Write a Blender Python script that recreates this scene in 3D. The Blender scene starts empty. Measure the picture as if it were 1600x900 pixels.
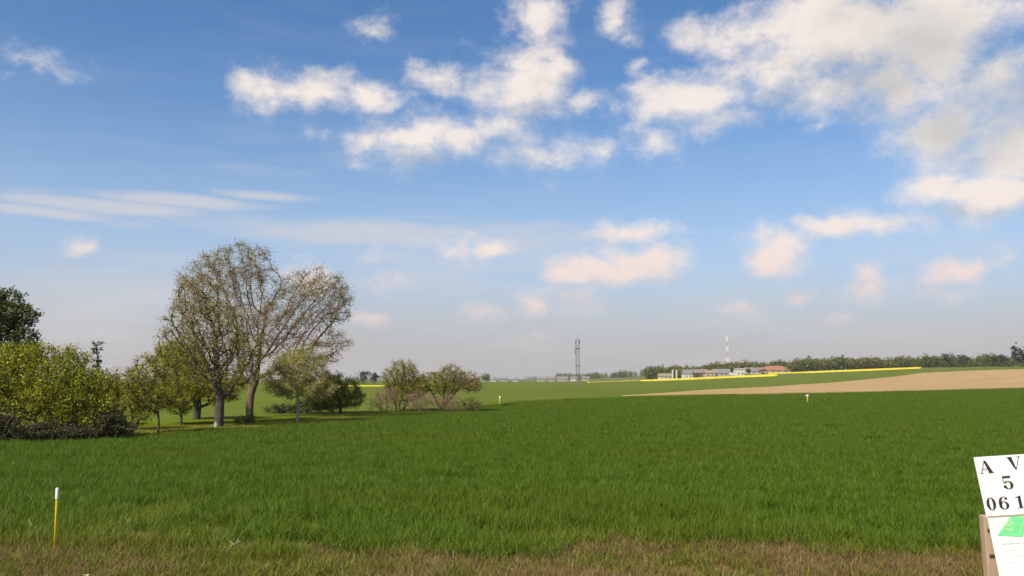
import bpy, math, random
import numpy as np
from mathutils import Vector, Matrix, kdtree

R = math.radians
rng = np.random.default_rng(7)
random.seed(7)
scene = bpy.context.scene
COL = scene.collection

# ------------------------------------------------------------------ camera
FPX = 1280.0            # focal length in pixels of the 1600 px wide photograph
EYE = 3.0               # eye height
HORIZON = 592.0         # row of the eye level
PITCH = math.atan((HORIZON - 450.0) / FPX)
cam_d = bpy.data.cameras.new('camera')
cam = bpy.data.objects.new('camera', cam_d)
COL.objects.link(cam)
cam.location = (0, 0, EYE)
cam.rotation_euler = (math.pi / 2 + PITCH, 0, 0)
cam_d.sensor_width = 36.0
cam_d.lens = 36.0 * FPX / 1600.0
cam_d.clip_start = 0.05
cam_d.clip_end = 30000
scene.camera = cam

SP, CP = math.sin(PITCH), math.cos(PITCH)


def ray(px, py):
    a, b = (px - 800) / FPX, (450 - py) / FPX
    return np.array([a, CP - SP * b, SP + CP * b])


def at(px, py, Y):
    d = ray(px, py)
    return np.array([0, 0, EYE]) + d * (Y / d[1])


def xat(px, Y, z=0.0):
    """Sideways position of something seen in column px at distance Y."""
    return (px - 800) / FPX * (Y * CP + (z - EYE) * SP)


def azel(px, py):
    d = ray(px, py)
    d = d / np.linalg.norm(d)
    return math.atan2(d[0], d[1]), math.asin(d[2])


# ------------------------------------------------------------------ sky, sun, exposure
SUN_AZ = R(218)         # clockwise from +Y: behind the camera, to the left
SUN_EL = R(44)
sun_dir = Vector((math.sin(SUN_AZ) * math.cos(SUN_EL), math.cos(SUN_AZ) * math.cos(SUN_EL), math.sin(SUN_EL)))

CUMULUS = [  # centre x, y, half width, half height, weight
    (1250, 50, 150, 60, .85), (1290, 135, 110, 50, .85), (855, 85, 55, 40, .75), (770, 195, 55, 40, .62), (880, 250, 50, 26, .5), (1420, 215, 110, 50, .7),
    (1200, 105, 120, 62, 1.00), (1320, 60, 170, 95, 1.25), (1460, 50, 150, 110, 1.25), (1075, 150, 100, 42, 1.00),
    (1150, 60, 120, 40, 0.80), (1400, 140, 110, 60, 1.00), (1560, 115, 90, 70, 1.00), (1480, 205, 150, 75, 0.95), (1575, 230, 90, 90, 0.95),
    (1390, 165, 80, 60, 0.80), (1450, 284, 80, 34, 1.15), (1555, 300, 100, 46, 1.25), (1510, 290, 70, 36, 1.10), (1315, 355, 60, 24, 0.96), (1395, 343, 60, 20, 0.65),
    (1030, 215, 50, 34, 0.55), (1110, 180, 90, 40, 0.60),
    (818, 135, 82, 60, 1.05), (870, 110, 40, 45, 0.90), (835, 30, 48, 60, 0.72), (800, 190, 70, 50, 0.70), (830, 240, 85, 36, 0.62),
    (640, 225, 82, 46, 1.10), (700, 225, 60, 36, 0.80), (645, 250, 60, 32, 0.80), (680, 125, 52, 30, 0.68),
    (500, 150, 105, 26, 0.90), (410, 143, 42, 28, 0.75), (425, 165, 45, 24, 0.60), (570, 152, 60, 26, 0.80), (590, 47, 20, 20, 0.42), (482, 207, 26, 14, 0.42),
    (968, 30, 36, 50, 0.68), (985, 60, 30, 24, 0.60), (990, 105, 32, 16, 0.55), (920, 158, 40, 16, 0.50), (940, 235, 34, 26, 0.50),
    (975, 423, 100, 26, 1.07), (1010, 400, 62, 24, 0.96), (905, 435, 50, 20, 0.75), (1000, 360, 48, 15, 0.55), (905, 472, 70, 26, 0.54),
    (830, 476, 38, 18, 0.66), (742, 488, 42, 16, 0.62), (1215, 405, 62, 30, 1.02), (1235, 385, 40, 26, 0.85), (1190, 370, 50, 18, 0.48),
    (1243, 461, 36, 17, 0.75), (1350, 428, 26, 14, 0.66), (1140, 476, 40, 13, 0.54), (1085, 472, 24, 12, 0.54), (1510, 416, 52, 24, 0.85),
    (1575, 400, 50, 26, 0.54), (1350, 455, 40, 16, 0.45), (775, 398, 38, 16, 0.65), (720, 402, 44, 26, 0.45), (585, 495, 32, 11, 0.48),
    (630, 447, 60, 26, 0.40), (470, 432, 50, 26, 0.40), (140, 380, 24, 18, 0.55), (85, 110, 40, 16, 0.22), (1300, 505, 34, 10, 0.38), (1275, 195, 46, 18, 0.38),
    (1375, 225, 60, 34, 0.45), (825, 523, 30, 10, 0.35), (1520, 458, 50, 12, 0.38),
]
STREAK = [
    (60, 329, 130, 9, 1.0), (180, 322, 150, 12, 1.15), (300, 315, 130, 12, 1.2), (410, 307, 75, 9, 1.15), (40, 300, 70, 18, .35),
    (600, 366, 270, 24, .95), (820, 380, 170, 36, .85), (560, 362, 140, 15, .75), (250, 405, 170, 16, .4), (170, 470, 200, 60, .7), (210, 350, 60, 12, .4),
    (680, 420, 180, 50, .5), (520, 250, 200, 26, .22), (90, 540, 160, 40, .5), (1000, 520, 500, 60, .25), (1450, 380, 260, 70, .22),
]

THICK = [(1440, 70, 150, 95, 1.0), (1500, 190, 150, 80, 1.0), (1390, 140, 110, 60, .9), (1585, 170, 80, 110, .9), (1330, 40, 80, 50, .5),
         (690, 235, 60, 34, .45), (830, 245, 70, 30, .5), (905, 475, 60, 22, .5)]   # where a cloud is deep enough to look grey

world = bpy.data.worlds.new('World')
scene.world = world
world.use_nodes = True
wt = world.node_tree
wt.nodes.clear()


def N(tree, typ, **kw):
    n = tree.nodes.new(typ)
    for k, v in kw.items():
        if k == 'inputs':
            for i, val in v.items():
                n.inputs[i].default_value = val
        else:
            setattr(n, k, v)
    return n


def M(tree, op, a, b=None, c=None, clamp=False):
    n = tree.nodes.new('ShaderNodeMath')
    n.operation = op
    n.use_clamp = clamp
    for i, v in enumerate((a, b, c)):
        if v is None:
            continue
        if isinstance(v, (int, float)):
            n.inputs[i].default_value = v
        else:
            tree.links.new(v, n.inputs[i])
    return n.outputs[0]


def V(tree, op, a, b=None, c=None):
    n = tree.nodes.new('ShaderNodeVectorMath')
    n.operation = op
    for i, v in enumerate((a, b, c)):
        if v is None:
            continue
        if isinstance(v, (tuple, list)):
            n.inputs[i].default_value = v
        else:
            tree.links.new(v, n.inputs[i])
    return n.outputs['Value'] if op in ('LENGTH', 'DOT_PRODUCT') else n.outputs[0]


def SMOOTH(tree, v, lo, hi, a=0.0, b=1.0):
    n = tree.nodes.new('ShaderNodeMapRange')
    n.interpolation_type = 'SMOOTHSTEP'
    tree.links.new(v, n.inputs[0])
    for i, x in zip((1, 2, 3, 4), (lo, hi, a, b)):
        n.inputs[i].default_value = x
    return n.outputs[0]


def MIXC(tree, f, a, b):
    n = tree.nodes.new('ShaderNodeMix')
    n.data_type = 'RGBA'
    n.clamp_factor = True
    for sock, v in ((n.inputs[0], f), (n.inputs[6], a), (n.inputs[7], b)):
        if isinstance(v, (int, float)):
            sock.default_value = v
        elif isinstance(v, (tuple, list)):
            sock.default_value = (*v[:3], 1)
        else:
            tree.links.new(v, sock)
    return n.outputs[2]


def NOISE(tree, vec, scale, detail=5, rough=.55, dist=0.0):
    n = tree.nodes.new('ShaderNodeTexNoise')
    n.inputs['Scale'].default_value = scale
    n.inputs['Detail'].default_value = detail
    n.inputs['Roughness'].default_value = rough
    n.inputs['Distortion'].default_value = dist
    tree.links.new(vec, n.inputs['Vector'])
    return n


def blob_group(name, blobs, soft):
    """Node group: a point of the sky (azimuth, elevation) -> how deep it lies in the nearest cloud."""
    g = bpy.data.node_groups.new(name, 'ShaderNodeTree')
    g.interface.new_socket('P', in_out='INPUT', socket_type='NodeSocketVector')
    g.interface.new_socket('F', in_out='OUTPUT', socket_type='NodeSocketFloat')
    gi, go = g.nodes.new('NodeGroupInput'), g.nodes.new('NodeGroupOutput')
    acc = None
    for (x, y, rx, ry, w) in blobs:
        az, el = azel(x, y)
        ax, _ = azel(x + rx, y)
        _, ey = azel(x, y - ry)
        sx, sy = 1 / abs(ax - az), 1 / abs(ey - el)
        v = V(g, 'MULTIPLY_ADD', gi.outputs[0], (sx, sy, 0), (-az * sx, -el * sy, 0))
        d = V(g, 'LENGTH', v)
        f = M(g, 'MULTIPLY_ADD', d, -w * .75, w * 1.05)
        acc = f if acc is None else M(g, 'SMOOTH_MAX', acc, f, soft)
    g.links.new(acc, go.inputs[0])
    return g


tc = N(wt, 'ShaderNodeTexCoord')
D = tc.outputs['Generated']
sep = N(wt, 'ShaderNodeSeparateXYZ')
wt.links.new(D, sep.inputs[0])
az = M(wt, 'ARCTAN2', sep.outputs[0], sep.outputs[1])
el = M(wt, 'ARCSINE', sep.outputs[2])
cmb = N(wt, 'ShaderNodeCombineXYZ')
wt.links.new(az, cmb.inputs[0])
wt.links.new(el, cmb.inputs[1])
P0 = cmb.outputs[0]

# billows: distort the sky point, then look how deep it lies in a cloud
wn = NOISE(wt, D, 9, 3, .6)
off = V(wt, 'SUBTRACT', wn.outputs['Color'], (.5, .5, .5))
P1 = V(wt, 'MULTIPLY_ADD', off, (.10, .055, 0), P0)
fb = NOISE(wt, V(wt, 'MULTIPLY', D, (1, 1, 1.4)), 14, 9, .68, .0)
fbc = M(wt, 'SUBTRACT', fb.outputs[0], .5)
def near_strip(blobs, x0, x1):
    """The clouds that can reach into the part of the sky between two columns."""
    return [q for q in blobs if q[0] + 1.9 * q[2] + 95 > x0 and q[0] - 1.9 * q[2] - 95 < x1]


fb2 = NOISE(wt, V(wt, 'MULTIPLY', V(wt, 'ADD', D, (-.012, 0, .016)), (1, 1, 1.5)), 13, 4, .62, .0)
fb2c = M(wt, 'SUBTRACT', fb2.outputs[0], .5)
P2 = V(wt, 'ADD', P1, (-.022, .030, 0))
sn = NOISE(wt, V(wt, 'MULTIPLY', P0, (5, 34, 1)), 1.0, 6, .6, .3)
snc = M(wt, 'SUBTRACT', sn.outputs[0], .5)
sw = V(wt, 'MULTIPLY_ADD', off, (.08, .012, 0), P0)
veil = M(wt, 'MULTIPLY', SMOOTH(wt, sn.outputs[0], .40, .85), .09)

sky = N(wt, 'ShaderNodeTexSky', sky_type='NISHITA', sun_disc=False, sun_elevation=SUN_EL, sun_rotation=SUN_AZ,
        altitude=100, air_density=1.0, dust_density=.8, ozone_density=4.0)
EXPO = .45
SKY_K = .104


def K(r, g, b):
    k = 1 / (SKY_K * 2 ** EXPO)
    return (r * k, g * k, b * k)


hazy = SMOOTH(wt, el, -.02, .50, .97, .0)
thick = M(wt, 'MULTIPLY', hazy, hazy)
hs = N(wt, 'ShaderNodeHueSaturation')
hs.inputs['Saturation'].default_value = 1.17
wt.links.new(sky.outputs[0], hs.inputs['Color'])
hazec = MIXC(wt, SMOOTH(wt, el, .03, .17), K(.500, .465, .485), K(.52, .60, .74))
skyc = MIXC(wt, thick, hs.outputs[0], hazec)
up = SMOOTH(wt, el, .04, .24)
lit = MIXC(wt, up, K(.92, .70, .63), K(.97, .87, .79))
dark = MIXC(wt, up, K(.56, .49, .50), K(.56, .55, .535))
far_fade = SMOOTH(wt, el, .0, .16, .6, 1.0)


def cloudy(F, Fs, streak, deep=None):
    """Sky colour with the thin streaks, then the billowing clouds, in front of the blue."""
    crisp = M(wt, 'MULTIPLY_ADD', M(wt, 'MAXIMUM', M(wt, 'SUBTRACT', F, Fs), 0.0), .30, F)     # sharper towards the sun
    alpha = SMOOTH(wt, crisp, .02, 1.10, 0, .94)
    sh = M(wt, 'ADD', M(wt, 'MULTIPLY', M(wt, 'SUBTRACT', Fs, F), .75), M(wt, 'MULTIPLY', F, .50))
    shade = SMOOTH(wt, sh, .20, .95)
    if deep is not None:
        shade = M(wt, 'MAXIMUM', shade, deep)
    c = MIXC(wt, streak, skyc, K(.66, .655, .68))
    c = MIXC(wt, M(wt, 'MULTIPLY', alpha, far_fade), c, MIXC(wt, shade, lit, dark))
    b = N(wt, 'ShaderNodeBackground')
    b.inputs[1].default_value = SKY_K
    wt.links.new(c, b.inputs[0])
    return b.outputs[0]


def strip(x0, x1):
    g = blob_group('cumulus_field', near_strip(CUMULUS, x0, x1), .12)

    def f(P, fine):
        n = N(wt, 'ShaderNodeGroup', node_tree=g)
        wt.links.new(P, n.inputs[0])
        return M(wt, 'MULTIPLY_ADD', fine, 1.85, n.outputs[0])
    sg = N(wt, 'ShaderNodeGroup', node_tree=blob_group('streak_field', near_strip(STREAK, x0, x1), .1))
    wt.links.new(sw, sg.inputs[0])
    S = M(wt, 'MULTIPLY_ADD', snc, 1.5, sg.outputs[0])
    deep = None
    th = near_strip(THICK, x0, x1)
    if th:
        dg = N(wt, 'ShaderNodeGroup', node_tree=blob_group('deep_field', th, .2))
        wt.links.new(P1, dg.inputs[0])
        deep = SMOOTH(wt, M(wt, 'MULTIPLY_ADD', fb2c, .9, dg.outputs[0]), .10, 1.0, 0, .8)
    return cloudy(f(P1, fbc), f(P2, fb2c), M(wt, 'MAXIMUM', SMOOTH(wt, S, .0, .95, 0, .75), veil), deep)


def mixs(f, a, b):
    n = N(wt, 'ShaderNodeMixShader')
    wt.links.new(f, n.inputs[0])
    wt.links.new(a, n.inputs[1])
    wt.links.new(b, n.inputs[2])
    return n.outputs[0]


cuts = [-260, 300, 580, 860, 1120, 1400, 1860]
view = strip(cuts[0], cuts[1])
for x0, x1 in zip(cuts[1:-1], cuts[2:]):
    view = mixs(M(wt, 'GREATER_THAN', az, azel(x0, 300)[0]), view, strip(x0, x1))
# round about and overhead the same sort of cloud goes on, scattered
low = NOISE(wt, V(wt, 'MULTIPLY', D, (1, 1, 1.8)), 3.1, 3, .5)
wide = M(wt, 'MULTIPLY_ADD', low.outputs[0], 6.5, -3.1)
rest = cloudy(M(wt, 'MULTIPLY_ADD', fbc, 1.7, wide), M(wt, 'MULTIPLY_ADD', fb2c, 1.7, wide), veil)
gate = M(wt, 'MAXIMUM', SMOOTH(wt, M(wt, 'ABSOLUTE', az), .64, .82), SMOOTH(wt, el, .52, .62))
wo = N(wt, 'ShaderNodeOutputWorld')
wt.links.new(mixs(gate, view, rest), wo.inputs[0])
world.cycles.sampling_method = 'MANUAL'
world.cycles.sample_map_resolution = 512

sun_d = bpy.data.lights.new('sun', 'SUN')
sun_d.energy = 4.6
sun_d.angle = R(.6)
sun_d.color = (1.0, .92, .80)
sun = bpy.data.objects.new('sun', sun_d)
COL.objects.link(sun)
sun.location = (0, 0, 60)
sun.rotation_euler = (-sun_dir).to_track_quat('-Z', 'Y').to_euler()

vs = scene.view_settings
vs.view_transform = 'Standard'
vs.look = 'None'
vs.exposure = EXPO
vs.gamma = 1.0
vs.use_curve_mapping = False
cy = scene.cycles
cy.max_bounces = 6
cy.diffuse_bounces = 3
cy.glossy_bounces = 2
cy.transmission_bounces = 3
cy.transparent_max_bounces = 4
cy.volume_bounces = 0
cy.caustics_reflective = False
cy.caustics_refractive = False

# ------------------------------------------------------------------ mesh helpers


def tag(o, label=None, cat=None, group=None, kind=None):
    if label: o['label'] = label
    if cat: o['category'] = cat
    if group: o['group'] = group
    if kind: o['kind'] = kind
    return o


def empty(name, loc, rot=(0, 0, 0)):
    o = bpy.data.objects.new(name, None)
    o.empty_display_size = .2
    o.location = loc
    o.rotation_euler = rot
    COL.objects.link(o)
    return o


def link(name, me, mat=None, parent=None, loc=(0, 0, 0)):
    if mat is not None and not me.materials:
        me.materials.append(mat)
    o = bpy.data.objects.new(name, me)
    COL.objects.link(o)
    o.location = loc
    if parent is not None:
        o.parent = parent
    return o


def raw_mesh(name, verts, faces, k, attr=None, smooth=False):
    """faces: (n, k) index array; attr: per-vertex float 'tint'."""
    me = bpy.data.meshes.new(name)
    verts = np.asarray(verts, np.float32)
    faces = np.asarray(faces, np.int32)
    nf = len(faces)
    me.vertices.add(len(verts))
    me.vertices.foreach_set('co', verts.ravel())
    me.loops.add(nf * k)
    me.loops.foreach_set('vertex_index', faces.ravel())
    me.polygons.add(nf)
    me.polygons.foreach_set('loop_start', np.arange(0, nf * k, k, dtype=np.int32))
    if smooth:
        me.polygons.foreach_set('use_smooth', np.ones(nf, bool))
    if attr is not None:
        a = me.attributes.new('tint', 'FLOAT', 'POINT')
        a.data.foreach_set('value', np.asarray(attr, np.float32))
    me.update(calc_edges=True)
    return me


class MB:
    """Collects boxes, tubes and prisms into one mesh."""

    def __init__(self):
        self.v, self.f = [], []

    def add(self, vs_, fs):
        b = len(self.v)
        self.v += [tuple(p) for p in vs_]
        self.f += [tuple(b + i for i in f) for f in fs]
        return self

    def box(self, x0, x1, y0, y1, z0, z1):
        return self.add([(x0, y0, z0), (x1, y0, z0), (x1, y1, z0), (x0, y1, z0), (x0, y0, z1), (x1, y0, z1), (x1, y1, z1), (x0, y1, z1)],
                        [(3, 2, 1, 0), (4, 5, 6, 7), (0, 1, 5, 4), (1, 2, 6, 5), (2, 3, 7, 6), (3, 0, 4, 7)])

    def tube(self, p0, p1, r0, r1, n=6, cap=True):
        p0, p1 = Vector(p0), Vector(p1)
        q = (p1 - p0).to_track_quat('Z', 'Y')
        ring = [q @ Vector((math.cos(2 * math.pi * i / n), math.sin(2 * math.pi * i / n), 0)) for i in range(n)]
        vs_ = [p0 + r0 * c for c in ring] + [p1 + r1 * c for c in ring]
        fs = [(i, (i + 1) % n, n + (i + 1) % n, n + i) for i in range(n)]
        if cap:
            fs += [tuple(range(n - 1, -1, -1)), tuple(range(n, 2 * n))]
        return self.add(vs_, fs)

    def lathe(self, prof, n=16, c=(0, 0)):
        vs_ = [(c[0] + r * math.cos(2 * math.pi * i / n), c[1] + r * math.sin(2 * math.pi * i / n), z) for r, z in prof for i in range(n)]
        fs = [(j * n + i, j * n + (i + 1) % n, (j + 1) * n + (i + 1) % n, (j + 1) * n + i) for j in range(len(prof) - 1) for i in range(n)]
        fs += [tuple(range(n - 1, -1, -1)), tuple((len(prof) - 1) * n + i for i in range(n))]
        return self.add(vs_, fs)

    def prism(self, poly, y0, y1):
        """poly: outline in x, z (counter-clockwise seen from -y); extruded from y0 (front) to y1."""
        n = len(poly)
        vs_ = [(x, y0, z) for x, z in poly] + [(x, y1, z) for x, z in poly]
        fs = [tuple(range(n)), tuple(range(2 * n - 1, n - 1, -1))] + [(i, n + i, n + (i + 1) % n, (i + 1) % n) for i in range(n)]
        return self.add(vs_, fs)

    def mesh(self, name, smooth=False):
        me = bpy.data.meshes.new(name)
        me.from_pydata(self.v, [], self.f)
        if smooth:
            for p in me.polygons:
                p.use_smooth = True
        me.update()
        return me

    def build(self, name, mat, parent=None, smooth=False, loc=(0, 0, 0)):
        return link(name, self.mesh(name, smooth), mat, parent, loc)


# ------------------------------------------------------------------ materials


def mat_new(name):
    m = bpy.data.materials.new(name)
    m.use_nodes = True
    t = m.node_tree
    t.nodes.clear()
    out = t.nodes.new('ShaderNodeOutputMaterial')
    p = t.nodes.new('ShaderNodeBsdfPrincipled')
    t.links.new(p.outputs[0], out.inputs[0])
    p.inputs['Roughness'].default_value = .8
    p.inputs['Specular IOR Level'].default_value = .25
    return m, t, p, out


def plain(name, c1, c2, scale=4.0, rough=.8, detail=4, bump=0.0, stretch=(1, 1, 1), spec=.25):
    """Two tones mottled by noise, with a little relief."""
    m, t, p, _ = mat_new(name)
    tc_ = t.nodes.new('ShaderNodeTexCoord')
    v = V(t, 'MULTIPLY', tc_.outputs['Object'], stretch)
    n = NOISE(t, v, scale, detail, .6)
    c = MIXC(t, SMOOTH(t, n.outputs[0], .3, .7), c1, c2)
    t.links.new(c, p.inputs['Base Color'])
    p.inputs['Roughness'].default_value = rough
    p.inputs['Specular IOR Level'].default_value = spec
    if bump:
        b = t.nodes.new('ShaderNodeBump')
        b.inputs['Strength'].default_value = bump
        b.inputs['Distance'].default_value = .02
        t.links.new(n.outputs[0], b.inputs['Height'])
        t.links.new(b.outputs[0], p.inputs['Normal'])
    return m


def leaf_mat(name, c1, c2, c3=None, trans=.35, big=None, rough=.55, spec=.3):
    """Leaf tissue: tones picked by each leaf's own 'tint', light shining through."""
    m, t, p, out = mat_new(name)
    a = t.nodes.new('ShaderNodeAttribute')
    a.attribute_name = 'tint'
    c = MIXC(t, a.outputs['Fac'], c1, c2)
    if c3 is not None:
        c = MIXC(t, SMOOTH(t, a.outputs['Fac'], .86, .95), c, c3)
    if big is not None:
        geo = t.nodes.new('ShaderNodeNewGeometry')
        n = NOISE(t, V(t, 'MULTIPLY', geo.outputs['Position'], big[1]), 1.0, 4, .6)
        c = MIXC(t, M(t, 'MULTIPLY', SMOOTH(t, n.outputs[0], .40, .66), big[2]), c, big[0])
    t.links.new(c, p.inputs['Base Color'])
    p.inputs['Roughness'].default_value = rough
    p.inputs['Specular IOR Level'].default_value = spec
    tr = t.nodes.new('ShaderNodeBsdfTranslucent')
    t.links.new(c, tr.inputs[0])
    mx = t.nodes.new('ShaderNodeMixShader')
    mx.inputs[0].default_value = trans
    t.links.new(p.outputs[0], mx.inputs[1])
    t.links.new(tr.outputs[0], mx.inputs[2])
    t.links.new(mx.outputs[0], out.inputs[0])
    return m


def field_mat(name, c1, c2, c3, s1, s2, rot=0.0, bump=.5):
    """Open ground seen far off: broad patches, drill rows, fine speckle."""
    m, t, p, _ = mat_new(name)
    geo = t.nodes.new('ShaderNodeNewGeometry')
    mp = t.nodes.new('ShaderNodeMapping')
    mp.inputs['Rotation'].default_value = (0, 0, rot)
    t.links.new(geo.outputs['Position'], mp.inputs[0])
    n1 = NOISE(t, V(t, 'MULTIPLY', mp.outputs[0], s1), 1.0, 5, .6)
    n2 = NOISE(t, V(t, 'MULTIPLY', mp.outputs[0], s2), 1.0, 5, .65)
    c = MIXC(t, SMOOTH(t, n1.outputs[0], .35, .65), c1, c2)
    c = MIXC(t, SMOOTH(t, n2.outputs[0], .48, .72), c, c3)
    t.links.new(c, p.inputs['Base Color'])
    p.inputs['Roughness'].default_value = .9
    p.inputs['Specular IOR Level'].default_value = .1
    b = t.nodes.new('ShaderNodeBump')
    b.inputs['Strength'].default_value = bump
    b.inputs['Distance'].default_value = .1
    t.links.new(n2.outputs[0], b.inputs['Height'])
    t.links.new(b.outputs[0], p.inputs['Normal'])
    return m


MAT = {}
MAT['far_ground'] = field_mat('far_ground', (.075, .11, .025), (.11, .13, .035), (.16, .15, .06), (.004, .012, 1), (.02, .06, 1))
MAT['green_field'] = field_mat('green_field', (.088, .118, .004), (.108, .136, .006), (.076, .104, .004), (.012, .05, 1), (.25, .8, 1), R(-40))
MAT['soil_field'] = field_mat('soil_field', (.335, .225, .095), (.39, .265, .12), (.26, .172, .075), (.012, .06, 1), (.3, .09, 1), R(-42))
MAT['rape_field'] = field_mat('rape_field', (.56, .43, .03), (.60, .48, .04), (.34, .32, .04), (.02, .02, 1), (.5, .5, .5))
MAT['wheat_soil'] = field_mat('wheat_soil', (.045, .075, .018), (.055, .085, .02), (.035, .06, .015), (.05, .05, 1), (1.5, 1.5, 1))
MAT['verge_soil'] = field_mat('verge_soil', (.16, .11, .035), (.12, .105, .022), (.27, .18, .075), (.5, .8, 1), (2.5, 2.5, 1))
MAT['turf'] = field_mat('turf', (.20, .22, .02), (.24, .25, .03), (.16, .17, .025), (.12, .3, 1), (.8, .8, 1))
MAT['wheat'] = leaf_mat('wheat', (.067, .124, .005), (.110, .180, .008), (.20, .25, .06), .30, ((.105, .140, .005), (.05, .09, 0), .5), .6, .2)
MAT['wheat_edge'] = leaf_mat('wheat_edge', (.10, .145, .006), (.175, .21, .008), (.28, .29, .04), .36)
MAT['dry_grass'] = leaf_mat('dry_grass', (.16, .105, .030), (.29, .200, .070), (.42, .33, .16), .25)
MAT['verge_green'] = leaf_mat('verge_green', (.10, .120, .008), (.19, .195, .014), (.30, .27, .06), .3)
MAT['turf_blade'] = leaf_mat('turf_blade', (.20, .22, .012), (.31, .31, .03), (.42, .38, .10), .35)

# ------------------------------------------------------------------ terrain


def ss(t):
    t = np.clip(t, 0, 1)
    return t * t * (3 - 2 * t)


def gz(x, y):
    """Height of the ground: a plain that swells to a low rise on the right."""
    x = np.asarray(x, float)
    y = np.asarray(y, float)
    return 13.5 * ss((x - 40) / 360.0) * ss((y - 220) / 480.0)


def ground_at(px, py):
    """Where a line of sight first meets the ground."""
    d = ray(px, py)
    t = 5.0
    prev = t
    while t < 6000:
        p = d * t
        if EYE + p[2] <= gz(p[0], p[1]):
            lo, hi = prev, t
            for _ in range(30):
                mid = (lo + hi) / 2
                q = d * mid
                if EYE + q[2] <= gz(q[0], q[1]): hi = mid
                else: lo = mid
            q = d * hi
            return q[0], q[1]
        prev = t
        t *= 1.01
    q = d * 3000 / d[1]
    return q[0], q[1]


def sheet(name, near, far, mat, h=0.0, m=14, n=60, skirt=True, kind='structure'):
    """A field between a near and a far boundary line, laid on the ground and raised by its crop height h."""
    def samp(poly, k):
        p = np.array(poly, float)
        seg = np.r_[0, np.cumsum(np.linalg.norm(np.diff(p, axis=0), axis=1))]
        s = np.linspace(0, seg[-1], k)
        return np.c_[np.interp(s, seg, p[:, 0]), np.interp(s, seg, p[:, 1])]
    A, B = samp(near, n), samp(far, n)
    v = []
    for j in range(m + 1):
        t = j / m
        Q = A * (1 - t) + B * t
        v.append(np.c_[Q, gz(Q[:, 0], Q[:, 1]) + h])
    v = np.array(v)                                   # (m+1, n, 3)
    idx = np.arange((m + 1) * n).reshape(m + 1, n)
    f = np.stack([idx[:-1, :-1], idx[:-1, 1:], idx[1:, 1:], idx[1:, :-1]], -1).reshape(-1, 4)
    verts = v.reshape(-1, 3)
    if skirt and h > .02:
        rim = np.r_[idx[0, :], idx[1:, -1], idx[-1, -2::-1], idx[-2:0:-1, 0]]
        low = verts[rim].copy()
        low[:, 2] -= h + .05
        b = len(verts)
        k = len(rim)
        i = np.arange(k)
        f = np.r_[f, np.stack([b + i, b + (i + 1) % k, rim[(i + 1) % k], rim[i]], -1)]
        verts = np.r_[verts, low]
    o = link(name, raw_mesh(name, verts, f, 4), mat)
    tag(o, kind=kind)
    return o


# one sheet to the horizon
rad = np.r_[0, np.geomspace(4, 6000, 100)]
ang = np.linspace(0, 2 * math.pi, 161)[:-1]
gx = (rad[1:, None] * np.sin(ang)[None]).ravel()
gy = (rad[1:, None] * np.cos(ang)[None]).ravel()
gv = np.r_[[[0, 0, -.01]], np.c_[gx, gy, gz(gx, gy) - .01 - .25 * ss((np.hypot(gx, gy) - 150) / 200)]]
nr, na = len(rad) - 1, len(ang)
ii = 1 + np.arange(nr * na).reshape(nr, na)
gf = np.stack([ii[:-1], ii[1:], np.roll(ii[1:], -1, 1), np.roll(ii[:-1], -1, 1)], -1).reshape(-1, 4)[:, ::-1]
ctr = np.stack([np.zeros(na, int), ii[0], np.roll(ii[0], -1), np.roll(ii[0], -1)], -1)
gme = bpy.data.meshes.new('ground')
gme.from_pydata([tuple(p) for p in gv], [], [tuple(q) for q in gf] + [(0, int(c[2]), int(c[1])) for c in ctr])
ground = link('ground', gme, MAT['far_ground'])
tag(ground, kind='structure')

# boundaries, in metres on the ground
WHEAT_FAR = [(-70, 30)] + [ground_at(*q) for q in ((0, 689), (200, 685), (320, 677), (470, 666), (580, 656), (740, 642), (800, 631), (975, 622.5), (1200, 617.5), (1400, 613), (1600, 607.5))] + [(230, 330)]
WHEAT_NEAR = [(-70, 14.3)] + [(x, 14.35 + .35 * math.sin(x * .6) + .2 * math.sin(x * 1.7)) for x in np.linspace(-40, 40, 60)] + [(240, 40)]


def wheat_near_y(x):
    return 14.35 + .35 * np.sin(x * .6) + .2 * np.sin(x * 1.7) + .010 * np.maximum(np.abs(x) - 6, 0)


wf = np.array(WHEAT_FAR)


def wheat_far_y(x):
    return np.interp(x, wf[:, 0], wf[:, 1])


sheet('wheat_field', WHEAT_NEAR, WHEAT_FAR, MAT['wheat_soil'], h=.012, m=40, n=120)
sheet('verge', [(-60, -6), (60, -6)], [(-60, 14.6)] + [(x, wheat_near_y(x) + .3) for x in np.linspace(-40, 40, 60)] + [(60, 14.8)], MAT['verge_soil'], h=.020, m=10, n=60)
TURF_FAR = [(x + 1.5, y + 9) for x, y in WHEAT_FAR[:6]] + [(-3.0, 78), (1.5, 97), (11, 117), (46, 156)]
sheet('grass_strip', WHEAT_FAR[:6] + [ground_at(740, 642), ground_at(800, 631), ground_at(975, 622.5), (44, 155)], TURF_FAR, MAT['turf'], h=.008, m=8, n=80)
# the lighter crop behind the trees and on the rise
sheet('green_field', [(-300, 60)] + [(x - .5, y - .3) for x, y in TURF_FAR[1:]] + [(90, 200), (360, 480), (600, 560)],
      [(-560, 620), (-60, 640), (60, 640), (200, 600), (360, 590), (620, 600)], MAT['green_field'], h=.30, m=90, n=200)
soil_near = [ground_at(*q) for q in ((972, 621.7), (1200, 616.8), (1400, 612.2), (1600, 606.8))] + [(300, 400)]
soil_far = [ground_at(*q) for q in ((972, 621.2), (1040, 616.5), (1100, 611.5), (1250, 602.0), (1340, 595.0), (1440, 583.5), (1520, 579.5), (1600, 577.5))] + [(420, 560)]
sheet('ploughed_field', soil_near, soil_far, MAT['soil_field'], h=.36, m=60, n=160)

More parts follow.
